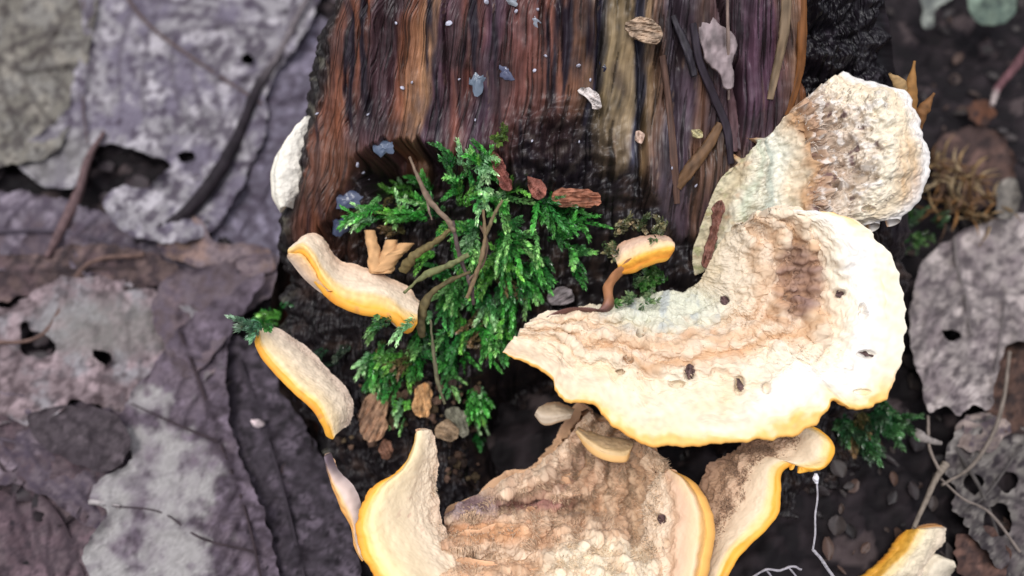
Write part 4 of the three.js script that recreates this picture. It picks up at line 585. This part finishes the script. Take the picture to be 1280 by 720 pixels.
one('spider_thread', 'white silk thread with a bead hanging below the frilled bracket', 'thread', mergeGeometries([tube([[1020, 592, 1], [1020, 598, 1], [1021, 604, 1]], [[0, 2], [0.5, 4.2], [1, 2]], [0.75, 0.74, 0.78], (x, y) => at(x, y, 70), 14, 8), tube([[1021, 600, 70], [1022, 622, 66], [1019, 645, 61], [1019, 668, 57], [1016, 688, 52]], 1.2, [0.4, 0.38, 0.4], at, 50, 6), tube([[1016, 687, 52], [1026, 698, 46], [1034, 710, 40], [1050, 732, 30]], 2, [0.42, 0.4, 0.42], at, 40, 6)]), M.speck);
one('root_strand', 'fuzzy white root strands on the soil at the bottom, left of the thread', 'root', mergeGeometries([tube([[940, 722, 30], [958, 712, 34], [975, 713, 34], [990, 708, 34], [1002, 712, 34]], 1.6, [0.32, 0.3, 0.32], at, 50, 6, 0.5), tube([[958, 712, 34], [964, 720, 32], [972, 730, 30]], 1.2, [0.3, 0.28, 0.3], at, 20, 5, 0.5), tube([[985, 709, 34], [992, 716, 34], [998, 724, 32]], 1.2, [0.3, 0.28, 0.3], at, 20, 5, 0.5)]), M.speck);
one('brown_bract', 'upright orange brown bract behind the top of the rough cap', 'bract', mergeGeometries([[[1142, 150], [1138, 118], [1143, 76]], [[1130, 130], [1124, 106], [1112, 92]], [[1146, 160], [1154, 138], [1168, 116]]].map((q, i) => tube(q.map(([x, y], k) => [x, y, 10 + k * 8]), [[0, 7], [0.5, 8], [1, 1.5]], [[0.26, 0.13, 0.04], [0.34, 0.22, 0.1], [0.17, 0.08, 0.03]][i], (x, y, w) => at(x, y, w), 30, 8, 0.35))), M.twig);
{ // the dry star of old moss bracts at the right
  const gs = [];
  for (let n = 0; n < 120; n++) {
    const c0 = [[1208, 222], [1190, 258], [1228, 262], [1180, 215]][n % 4].map((v) => v + rr(-16, 16)), a = rr(0, 6.283), L = rr(12, 44), lift = rr(-8, 26), c = [[0.26, 0.17, 0.08], [0.34, 0.25, 0.14], [0.14, 0.08, 0.045], [0.2, 0.1, 0.035]][Math.floor(rnd() * 4)];
    gs.push(tube([[c0[0], c0[1], 62], [c0[0] + Math.cos(a) * L * 0.5, c0[1] + Math.sin(a) * L * 0.5, 66 + lift], [c0[0] + Math.cos(a + 0.2) * L, c0[1] + Math.sin(a + 0.2) * L, 60 + lift * rr(0.2, 1)]], [[0, 1.2], [0.5, rr(1.2, 2.8)], [1, 0.4]], mul3(c, rr(0.5, 1.1)), G, 18, 6, 0.5));
  }
  one('dry_moss_star', 'dried straw coloured moss star at the right edge above the broad grey leaf', 'dry moss', mergeGeometries(gs), M.twig);
}
// stems and straps among the moss
const stemAt = (l) => (px, py, h) => at(px, py, SW(px, py) + h);
const S = stemAt();
const deadStem = (label, g) => one('withered_stalk', label, 'stalk', g, M.twig);

// ------------------------------------------------------------------ moss
function mossGeo(shoots) { // each shoot: base point, direction, length, colour; little pointed leaves all round a thin stem
  const pos = [], idx = [], col = [];
  for (const s of shoots) {
    let p = s.p, d = unit(s.d); const steps = Math.round(s.len / 1.8), tint = s.c;
    for (let k = 0; k < steps; k++) {
      const t = k / steps; d = unit(add(d, [rr(-0.05, 0.05), -(s.droop ?? 0.03) + rr(-0.05, 0.05), rr(-0.05, 0.05)])); const q = add(p, sc(d, 1.8));
      const e1 = unit(cross(d, Math.abs(d[2]) > 0.9 ? [1, 0, 0] : [0, 0, 1])), e2 = cross(d, e1);
      for (let l = 0; l < 2; l++) {
        const a = k * 2.4 + l * Math.PI + rr(-0.5, 0.5), out = add(sc(e1, Math.cos(a)), sc(e2, Math.sin(a))), spread = mixf(0.95, 0.35, t), ld = unit(add(sc(d, 1), sc(out, spread * rr(0.6, 2)))), L = s.leaf * rr(0.75, 1.2) * (t > 0.85 ? 0.8 : 1), W = L * rr(0.17, 0.3), sd = unit(cross(ld, out)), up = cross(sd, ld);
        const v = pos.length / 3, c = mul3(mix3(tint, [tint[0] * 2.4 + 0.05, tint[1] * 1.7 + 0.03, tint[2] * 1.8 + 0.035], t * t), rr(0.5, 1.6)), m = add(q, sc(ld, L * 0.45));  // leaf colour lightened towards the tip: painted highlights for wet glints
        pos.push(...q, ...add(add(m, sc(sd, W)), sc(up, L * 0.06)), ...add(m, sc(up, -L * 0.07)), ...add(add(m, sc(sd, -W)), sc(up, L * 0.06)), ...add(q, add(sc(ld, L), sc(up, -L * rr(0, 0.2)))));
        for (let r = 0; r < 5; r++) col.push(...c);
        idx.push(v, v + 1, v + 2, v, v + 2, v + 3, v + 1, v + 4, v + 2, v + 2, v + 4, v + 3);
      }
      p = q;
    }
  }
  return geom(pos, idx, col);
}
const GREENS = [[0.022, 0.17, 0.024], [0.04, 0.25, 0.035], [0.1, 0.33, 0.05], [0.013, 0.11, 0.02], [0.13, 0.34, 0.1], [0.03, 0.2, 0.04], [0.2, 0.42, 0.2]];  // the last, palest mint is painted sky glint on wet shoots
function patch(poly, count, { len = [24, 60], dir = [0, -0.6, 0.7], jit = 0.55, leaf: lf = [5.5, 9], lift = [0, 9], greens = GREENS, droop = 0.04, place = S } = {}) {
  const out = []; let guard = 0, x0 = 1e9, x1 = -1e9, y0 = 1e9, y1 = -1e9; for (const [x, y] of poly) { x0 = Math.min(x0, x); x1 = Math.max(x1, x); y0 = Math.min(y0, y); y1 = Math.max(y1, y); }
  while (out.length < count && guard++ < count * 30) { const x = rr(x0, x1), y = rr(y0, y1); if (!inside(poly, x, y)) continue; const dv = typeof dir === 'function' ? dir(x, y) : dir, cd = [dv[0] + rr(-jit, jit) * 1.5, dv[1] + rr(-jit, jit) * 1.5, dv[2] + rr(-jit, jit)], tone = greens[Math.floor(rnd() * greens.length)], n = 2 + Math.floor(rnd() * 4), up = rr(...lift) * 1.6, dead = rnd() < 0.05; for (let k = 0; k < n; k++) out.push({ p: place(x + rr(-7, 7), y + rr(-7, 7), up + rr(-3, 3)), d: [cd[0] + rr(-0.3, 0.3), cd[1] + rr(-0.3, 0.3), cd[2] + rr(-0.3, 0.3)], len: rr(...len) * 0.85, leaf: rr(...lf), droop: droop * rr(-0.5, 1.6), c: dead ? [0.11, 0.095, 0.035] : mul3(tone, rr(0.8, 1.7)) }); }
  return out;
}
const fan = (cx, cy, k = 1) => (x, y) => { const dx = x - cx, dy = -(y - cy), l = Math.hypot(dx, dy) || 1; return [dx / l * 0.8 * k, dy / l * 0.7 * k - 0.25, 0.65]; };
{
  const main = [
    ...patch([[445, 250], [485, 240], [540, 232], [552, 270], [520, 292], [450, 285]], 62, { dir: [-0.7, 0.05, 0.6], len: [26, 56] }),
    ...patch([[560, 205], [600, 195], [625, 225], [600, 262], [560, 250]], 60, { dir: [0.1, 0.45, 0.7], len: [22, 46] }),
    ...patch([[600, 235], [690, 255], [728, 285], [712, 345], [640, 370], [590, 330]], 140, { dir: fan(620, 300), len: [26, 58] }),
    ...patch([[560, 270], [640, 280], [655, 370], [600, 400], [555, 370], [530, 320]], 120, { dir: [-0.1, -0.6, 0.7], len: [28, 60] }),
    ...patch([[540, 370], [640, 370], [630, 420], [560, 430], [520, 420]], 80, { dir: [0, -0.85, 0.55], len: [30, 62] }),
    ...patch([[470, 395], [530, 390], [530, 450], [500, 480], [462, 450]], 60, { dir: [0, -0.9, 0.45], len: [26, 48] }),
  ];
  thing('moss', 'glossy green moss spreading over the hollow in the front of the stump', 'moss', [[null, mossGeo(main), M.moss]], null, 'stuff');
  const strand = (label, poly, count, opt) => thing('moss_strand', label, 'moss', [[null, mossGeo(patch(poly, count, opt)), M.moss]], 'hanging moss strands under the moss cushion');
  strand('hanging moss strand beside the tongue shaped cap, leftmost of the strands', [[462, 440], [482, 440], [478, 478], [460, 474]], 20, { dir: [-0.1, -0.9, 0.4], len: [26, 44] });
  strand('hanging moss strand above the yellow lobe, between two orange chips', [[482, 478], [506, 480], [502, 520], [488, 520]], 11, { dir: [0, -0.9, 0.4], len: [20, 36] });
  strand('single thick moss shoot in the middle under the cushion', [[515, 425], [530, 425], [528, 445], [515, 445]], 8, { dir: [0, -0.9, 0.5], len: [26, 42], leaf: [8, 12] });
  strand('dark moss strand hanging right of the single thick shoot', [[550, 430], [575, 432], [570, 475], [552, 470]], 22, { dir: [0.1, -0.9, 0.4], len: [26, 46], jit: 0.35 });
  strand('longest moss strand, dangling down towards the shaggy bracket', [[582, 470], [598, 475], [602, 540], [588, 545]], 26, { dir: [0.05, -0.95, 0.3], len: [24, 42], jit: 0.3 });
  strand('dull mossy tuft lying right of the tongue shaped cap', [[400, 432], [440, 425], [450, 440], [420, 448]], 10, { dir: [-0.6, -0.4, 0.5], len: [20, 36], greens: [[0.03, 0.06, 0.035], [0.02, 0.07, 0.03]] });
  const tuft = (label, sh) => thing('moss_tuft', label, 'moss', [[null, mossGeo(sh), M.moss]], 'small moss tufts around the stump');
  tuft('small upright moss tuft above the tip of the slanting tongue shaped cap', patch([[330, 378], [352, 378], [352, 405], [332, 408]], 12, { dir: [-0.15, 0.7, 0.5], len: [26, 44], lift: [4, 16], leaf: [7, 11] }));
  tuft('pale moss sprig pointing left at the tip of the slanting tongue shaped cap', patch([[316, 400], [334, 398], [334, 412], [318, 412]], 7, { dir: [-1, 0.15, 0.4], len: [18, 34], lift: [8, 18], leaf: [7, 10], greens: [[0.1, 0.22, 0.13], [0.06, 0.18, 0.09]] }));
  tuft('moss tuft in the dark to the right below the largest cap', patch([[1046, 512], [1108, 500], [1130, 530], [1060, 560]], 80, { place: (x, y, h) => G(x, y, 40 + h), dir: [0.05, -0.7, 0.6], len: [24, 44], leaf: [8, 12], greens: [[0.02, 0.09, 0.025], [0.012, 0.06, 0.02]] }));
  tuft('moss tuft between the rough cap and the broad grey leaf', patch([[1112, 268], [1150, 266], [1175, 290], [1130, 312]], 36, { place: (x, y, h) => G(x, y, 70 + h), dir: [-0.1, 0.1, 0.8], len: [20, 38], greens: [[0.03, 0.1, 0.02], [0.02, 0.07, 0.02]] }));
  tuft('moss tuft growing below the small yellow lipped cap', patch([[745, 360], [800, 350], [850, 345], [855, 362], [800, 378], [750, 378]], 40, { dir: [0.1, 0.2, 0.8], len: [12, 24], leaf: [6, 9], greens: [[0.03, 0.13, 0.02], [0.06, 0.18, 0.04], [0.09, 0.17, 0.07]] }));
  tuft('pale mossy fuzz ringing the top of the small yellow lipped cap', patch([[752, 300], [800, 272], [830, 278], [824, 292], [780, 302], [760, 330]], 40, { dir: [-0.1, 0.4, 0.7], len: [9, 18], leaf: [5, 8], greens: [[0.16, 0.16, 0.08], [0.1, 0.12, 0.05], [0.05, 0.09, 0.03]] }));
  tuft('tiny bright moss sprig on the dark wood above the cushion', patch([[624, 168], [636, 168], [636, 182], [624, 182]], 7, { dir: [0, 0.2, 0.8], len: [12, 20], greens: [[0.06, 0.13, 0.02]] }));
  const T = (pts, rad, c, k = 60) => tube(pts, rad.map(([t, r]) => [t, r * 0.58]), mul3(c, 0.8), (x, y, h) => at(x, y, Math.max(SW(x, y) * 0.35, -30) + h), k, 9, 0.55);
  deadStem('dry brown forked stem across the top of the moss cushion', mergeGeometries([T([[512, 196, 26], [524, 225, 36], [540, 255, 44], [560, 276, 46], [568, 290, 44]], [[0, 3], [0.5, 6], [1, 5]], [0.24, 0.17, 0.12]), T([[534, 240, 42], [536, 262, 42], [540, 275, 38]], [[0, 3], [1, 2]], [0.22, 0.16, 0.12], 20)]));
  deadStem('long grey brown stem running down through the moss cushion', mergeGeometries([T([[566, 276, 46], [570, 300, 46], [578, 330, 42], [588, 355, 36], [592, 380, 26]], [[0, 4], [0.5, 5], [1, 4]], [0.13, 0.09, 0.085]), T([[586, 350, 38], [604, 330, 36], [608, 300, 34], [600, 282, 32]], [[0, 3], [1, 2.5]], [0.2, 0.13, 0.09], 30)]));
  deadStem('flat olive strap curving from the moss to the curled cap', T([[566, 284, 44], [545, 302, 46], [520, 318, 44], [504, 338, 36]], [[0, 4], [0.5, 8], [1, 11]], [0.19, 0.145, 0.06]));
  deadStem('olive strap hanging beside the end of the curled cap', T([[588, 340, 40], [560, 352, 44], [535, 372, 44], [526, 400, 36], [528, 420, 28]], [[0, 3], [0.5, 8], [0.8, 10], [1, 8]], [0.15, 0.12, 0.055]));
  deadStem('pale brown stalk forking through the right side of the moss cushion', mergeGeometries([T([[604, 262, 46], [606, 300, 46], [598, 335, 44], [584, 372, 38]], [[0, 3], [0.5, 5], [1, 4]], [0.26, 0.18, 0.1]), T([[606, 296, 46], [618, 268, 46], [628, 250, 42]], [[0, 4], [1, 2.5]], [0.22, 0.17, 0.09], 30)]));
  deadStem('pale olive frond lying across the middle of the moss cushion', T([[586, 318, 50], [560, 332, 54], [530, 345, 52], [505, 366, 44]], [[0, 5], [0.5, 7], [1, 3]], [0.2, 0.21, 0.09]));
  deadStem('thin olive stalk drooping from the moss towards the yellow lobe', T([[538, 400, 34], [542, 440, 36], [548, 480, 34], [556, 505, 30]], [[0, 3], [0.7, 4.5], [1, 3]], [0.15, 0.14, 0.08]));
}

// ------------------------------------------------------------------ chips, flakes, crumbs and spots on the wood
function chip(name, label, category, pts, lift, thick, c, group, jag = 3) {
  const rough = outline(pts, 1.2, pts[0][0] * 0.13), poly = rough.map(([x, y]) => [x + jag * n3(x * 0.22, y * 0.22, 3), y + jag * n3(x * 0.22, y * 0.22, 8)]);
  const w0 = pts.reduce((t, p) => t + SW(p[0], p[1]), 0) / pts.length, cx = pts.reduce((t, p) => t + p[0], 0) / pts.length, cy = pts.reduce((t, p) => t + p[1], 0) / pts.length;
  let far = [1, 0], fl = 0; for (const p of pts) { const l = Math.hypot(p[0] - cx, p[1] - cy); if (l > fl) { fl = l; far = [(p[0] - cx) / l, (p[1] - cy) / l]; } }
  const grain = (x, y, k) => fbm(((x - cx) * -far[1] + (y - cy) * far[0]) * 0.3 + cx, ((x - cx) * far[0] + (y - cy) * far[1]) * 0.05, k, 3);
  const tx = rr(-0.25, 0.25), ty = rr(-0.25, 0.25);
  const g = sheet(poly, [], 1.5, (x, y) => ({ p: at(x, y, w0 + lift + tx * (x - cx) + ty * (y - cy) + grain(x, y, 1) * 9 + fbm(x * 0.07, y * 0.07, cx, 3) * 8), n: [0, 0, 1] }), thick * 0.7, (x, y) => mul3(c, clamp(0.9 + 1.5 * grain(x, y, 5) + 0.9 * fbm(x * 0.12, y * 0.12, cy, 3), 0.25, 1.8)));
  const flat = g.toNonIndexed(); flat.computeVertexNormals();
  return thing(name, label, category, [[null, thick > 13 ? g : flat, M.splinter]], group);
}
chip('wood_chip', 'flat pale tan chip resting on the olive strip of wood near the top', 'wood chip', [[779, 33], [800, 22], [822, 30], [829, 44], [818, 54], [796, 48]], 12, 5, [0.36, 0.26, 0.18]);
chip('wood_chip', 'small white curled flake on the wood above the dark crumbly rot', 'wood chip', [[723, 112], [735, 109], [748, 118], [752, 134], [744, 137], [736, 125]], 9, 4, [0.6, 0.54, 0.5]);
chip('wood_chip', 'small cream crumb low on the olive strip of wood', 'wood chip', [[795, 164], [803, 163], [807, 172], [802, 179], [794, 175]], 8, 6, [0.5, 0.36, 0.28]);
chip('wood_chip', 'cream yellow crumb among the splinters left of the rough cap', 'wood chip', [[864, 162], [872, 160], [879, 168], [876, 174], [867, 170]], 12, 6, [0.5, 0.44, 0.24]);
chip('wood_chip', 'red brown sliver of wood at the upper right edge of the moss', 'wood chip', [[613, 190], [625, 194], [634, 215], [640, 236], [630, 238], [620, 218]], 22, 9, [0.2, 0.07, 0.055]);
chip('wood_chip', 'small red brown block between the sliver and the flat red chip', 'wood chip', [[661, 222], [680, 228], [684, 242], [672, 250], [663, 240]], 16, 9, [0.24, 0.09, 0.065]);
chip('wood_chip', 'flat red brown chip under the dark crumbly rot', 'wood chip', [[688, 246], [702, 234], [722, 236], [748, 242], [752, 254], [736, 258], [700, 257]], 24, 10, [0.27, 0.11, 0.065]);
chip('wood_chip', 'pale orange chip right of the tongue shaped cap', 'wood chip', [[458, 497], [482, 492], [484, 520], [478, 546], [456, 550], [450, 532]], 22, 12, [0.42, 0.25, 0.15]);
chip('wood_chip', 'orange tan chip under the single thick moss shoot', 'wood chip', [[522, 482], [536, 480], [540, 502], [532, 522], [518, 516]], 26, 10, [0.48, 0.27, 0.12]);
chip('wood_chip', 'tan crumbly block right of the tip of the yellow edged lobe', 'wood chip', [[544, 532], [566, 526], [574, 545], [560, 552], [548, 546]], 26, 12, [0.3, 0.21, 0.13]);
chip('wood_chip', 'dull green grey flake above the longest moss strand', 'wood chip', [[556, 512], [572, 508], [584, 522], [582, 545], [570, 540]], 24, 8, [0.2, 0.19, 0.14]);
chip('wood_chip', 'brown chip in the crumbs left of the yellow edged lobe', 'wood chip', [[476, 550], [486, 550], [490, 566], [484, 576], [476, 570]], 22, 8, [0.22, 0.11, 0.07]);
chip('wood_chip', 'dark red splinter lying over the green tinged base of the rough cap', 'wood chip', [[896, 252], [906, 256], [900, 282], [890, 320], [880, 336], [879, 322], [886, 292]], 12, 6, [0.2, 0.09, 0.065]);
chip('pebble', 'small grey pebble between the moss cushion and the largest cap', 'pebble', [[684, 368], [700, 358], [716, 364], [716, 378], [698, 382], [686, 378]], 14, 14, [0.2, 0.17, 0.17]);
chip('pebble', 'tiny pink white pebble on the dark soil left of the slanting tongue cap', 'pebble', [[313, 525], [322, 524], [331, 530], [328, 534], [316, 532]], 20, 6, [0.6, 0.5, 0.5]);
for (const [where, pts] of [['largest dark fleck in a pit at the middle of the largest cap', [[858, 458], [866, 455], [869, 466], [862, 476], [857, 470]]], ['long dark fleck in a pit on the pale part of the largest cap, in the lower middle', [[920, 472], [925, 475], [931, 494], [926, 492]]], ['round black fleck near the upper left of the largest cap', [[902, 372], [909, 371], [911, 379], [904, 381]]], ['slim brown fleck near the right rim of the largest cap', [[1072, 439], [1084, 440], [1092, 447], [1082, 447]]], ['faint brown fleck beside the brown patch of the largest cap', [[1043, 364], [1054, 363], [1056, 370], [1046, 371]]], ['dark fleck on the rolled peach lobe of the shaggy bracket', [[822, 645], [830, 645], [832, 653], [825, 655]]]]) chip('dark_fleck', where, 'crumb', pts, 0.5, 2.5, [0.13, 0.08, 0.075], null, 4.5);  // dark flecks laid in the cap pits in place of a darkened pit colour
{ // rotten crumbs between the lobe and the chips
  const gs = [];
  for (let n = 0; n < 420; n++) { const big = rnd() < 0.3, px = rr(420, 600), py = rr(470, 660); if (px < 450 && py < 545 || px < 462 && py > 560) continue; if (py > 535 && px > 455 + (600 - py) * 0.3 && px < 556 || py > 605) continue; const p = onStump(px, py, rr(0, 8)), r = big ? rr(4, 7) : rr(2, 4); const g = new THREE.IcosahedronGeometry(r, 1); const a = g.attributes.position, c = mul3([[0.1, 0.07, 0.04], [0.03, 0.02, 0.016], [0.14, 0.085, 0.06]][Math.floor(rnd() * 3)], rr(0.5, 1.2)), col = new Float32Array(a.count * 3); for (let i = 0; i < a.count; i++) { const k = 1 + 0.8 * n3(a.getX(i) * 0.3 + n, a.getY(i) * 0.3, a.getZ(i) * 0.3); a.setXYZ(i, p[0] + a.getX(i) * k, p[1] + a.getY(i) * k, p[2] + a.getZ(i) * k * 0.8); col.set(c, i * 3); } g.setAttribute('color', new THREE.BufferAttribute(col, 3)); g.deleteAttribute('uv'); g.deleteAttribute('normal'); gs.push(g); }
  thing('rotten_wood_crumbs', 'crumbs of rotten brown wood below the moss cushion', 'wood crumbs', [[null, mergeGeometries(gs), M.soil]], null, 'stuff');
}
{ // thin spots on the wood, most of them blue grey
  const spot = (label, px, py, rx, ry, c) => { const w = SW(px, py) + 1; const g = gridGeo(20, 7, (i, j) => { const a = i / 20 * Math.PI * 2, t = j / 7, r = 1 + 0.7 * n3(Math.cos(a) * 1.5 + px * 0.37, Math.sin(a) * 1.5, py * 0.37) + 0.3 * n3(Math.cos(a) * 4 + px, Math.sin(a) * 4, py); const q = at(px + Math.cos(a) * rx * t * r, py + Math.sin(a) * ry * t * r, 0); return [q[0], q[1], w + 4 * (1 - t * t) + 1 + 1.5 * n3(q[0] * 0.3, q[1] * 0.3), ...mul3(c, 0.9 + 0.3 * n3(i, j))]; }); return thing('wood_spot', label, 'slime spot', [[null, g, M.wet]], null); };
  spot('blue grey spot in the dark hollow at the top left of the moss', 480, 185, 11, 9, [0.09, 0.12, 0.18]);
  spot('large dusky blue spot on the wood left of the moss', 428, 248, 16, 14, [0.06, 0.075, 0.13]);
  spot('lower dusky blue spot just above the curled cap', 416, 277, 13, 11, [0.05, 0.062, 0.11]);
  spot('pale blue streak on the red wood above the moss', 598, 106, 9, 18, [0.12, 0.155, 0.2]);
  spot('faint blue grey spot right of the pale blue streak', 635, 100, 11, 10, [0.08, 0.09, 0.15]);
  spot('white spot at the rim of the hollow above the moss', 562, 203, 7, 6, [0.4, 0.42, 0.5]);
  spot('blue white patch on the wood at the top, middle of the stump', 638, 22, 16, 7, [0.3, 0.33, 0.36]);
  spot('grey blue patch right of the blue white one at the top', 666, 44, 7, 12, [0.24, 0.26, 0.3]);
  spot('dark round bead in the crack beside the olive strip of wood', 751, 95, 6, 7, [0.02, 0.02, 0.04]);
}
{ // pale specks on the wood, each its own
  const g0 = new THREE.IcosahedronGeometry(1, 2), a = g0.attributes.position; for (let i = 0; i < a.count; i++) { const k = 1 + 0.3 * n3(a.getX(i), a.getY(i), a.getZ(i)); a.setXYZ(i, a.getX(i) * k * 1.2, a.getY(i) * k, a.getZ(i) * k * 0.6); } g0.deleteAttribute('normal'); g0.deleteAttribute('uv'); g0.computeVertexNormals(); g0.scale(U, U, U);
  const m = new THREE.MeshPhysicalMaterial({ color: new THREE.Color().setRGB(0.42, 0.42, 0.5), roughness: 0.3 });
  const rough0 = new THREE.Mesh(g0, m); rough0.castShadow = rough0.receiveShadow = true;
  const places = [[561, 29, 5], [608, 2, 5], [503, 110, 5], [515, 103, 4], [460, 143, 3.5], [396, 142, 3], [447, 206, 5], [454, 216, 3.5], [460, 225, 3], [723, 82, 4], [682, 70, 4], [645, 14, 4], [672, 12, 4], [574, 99, 3], [665, 176, 3], [724, 177, 3], [495, 29, 3], [668, 88, 3], [738, 100, 3.5], [594, 150, 3], [870, 232, 3], [840, 210, 3]];
  places.forEach(([x, y, r]) => { const o = rough0.clone(); o.name = numbered('pale_speck'); const p = new THREE.Vector3(...at(x, y, SW(x, y) + r * 0.3)).applyMatrix4(VIEW); o.position.copy(p); o.scale.set(r * rr(0.45, 0.8), r * rr(0.4, 0.75), r * 0.55); o.rotation.set(rr(0, 3), rr(0, 3), rr(0, 3)); o.userData = { label: 'tiny pale speck stuck on the wet stump wood', category: 'speck', group: 'pale specks on the wet wood' }; scene.add(o); });
}

renderer.render(scene, camera);
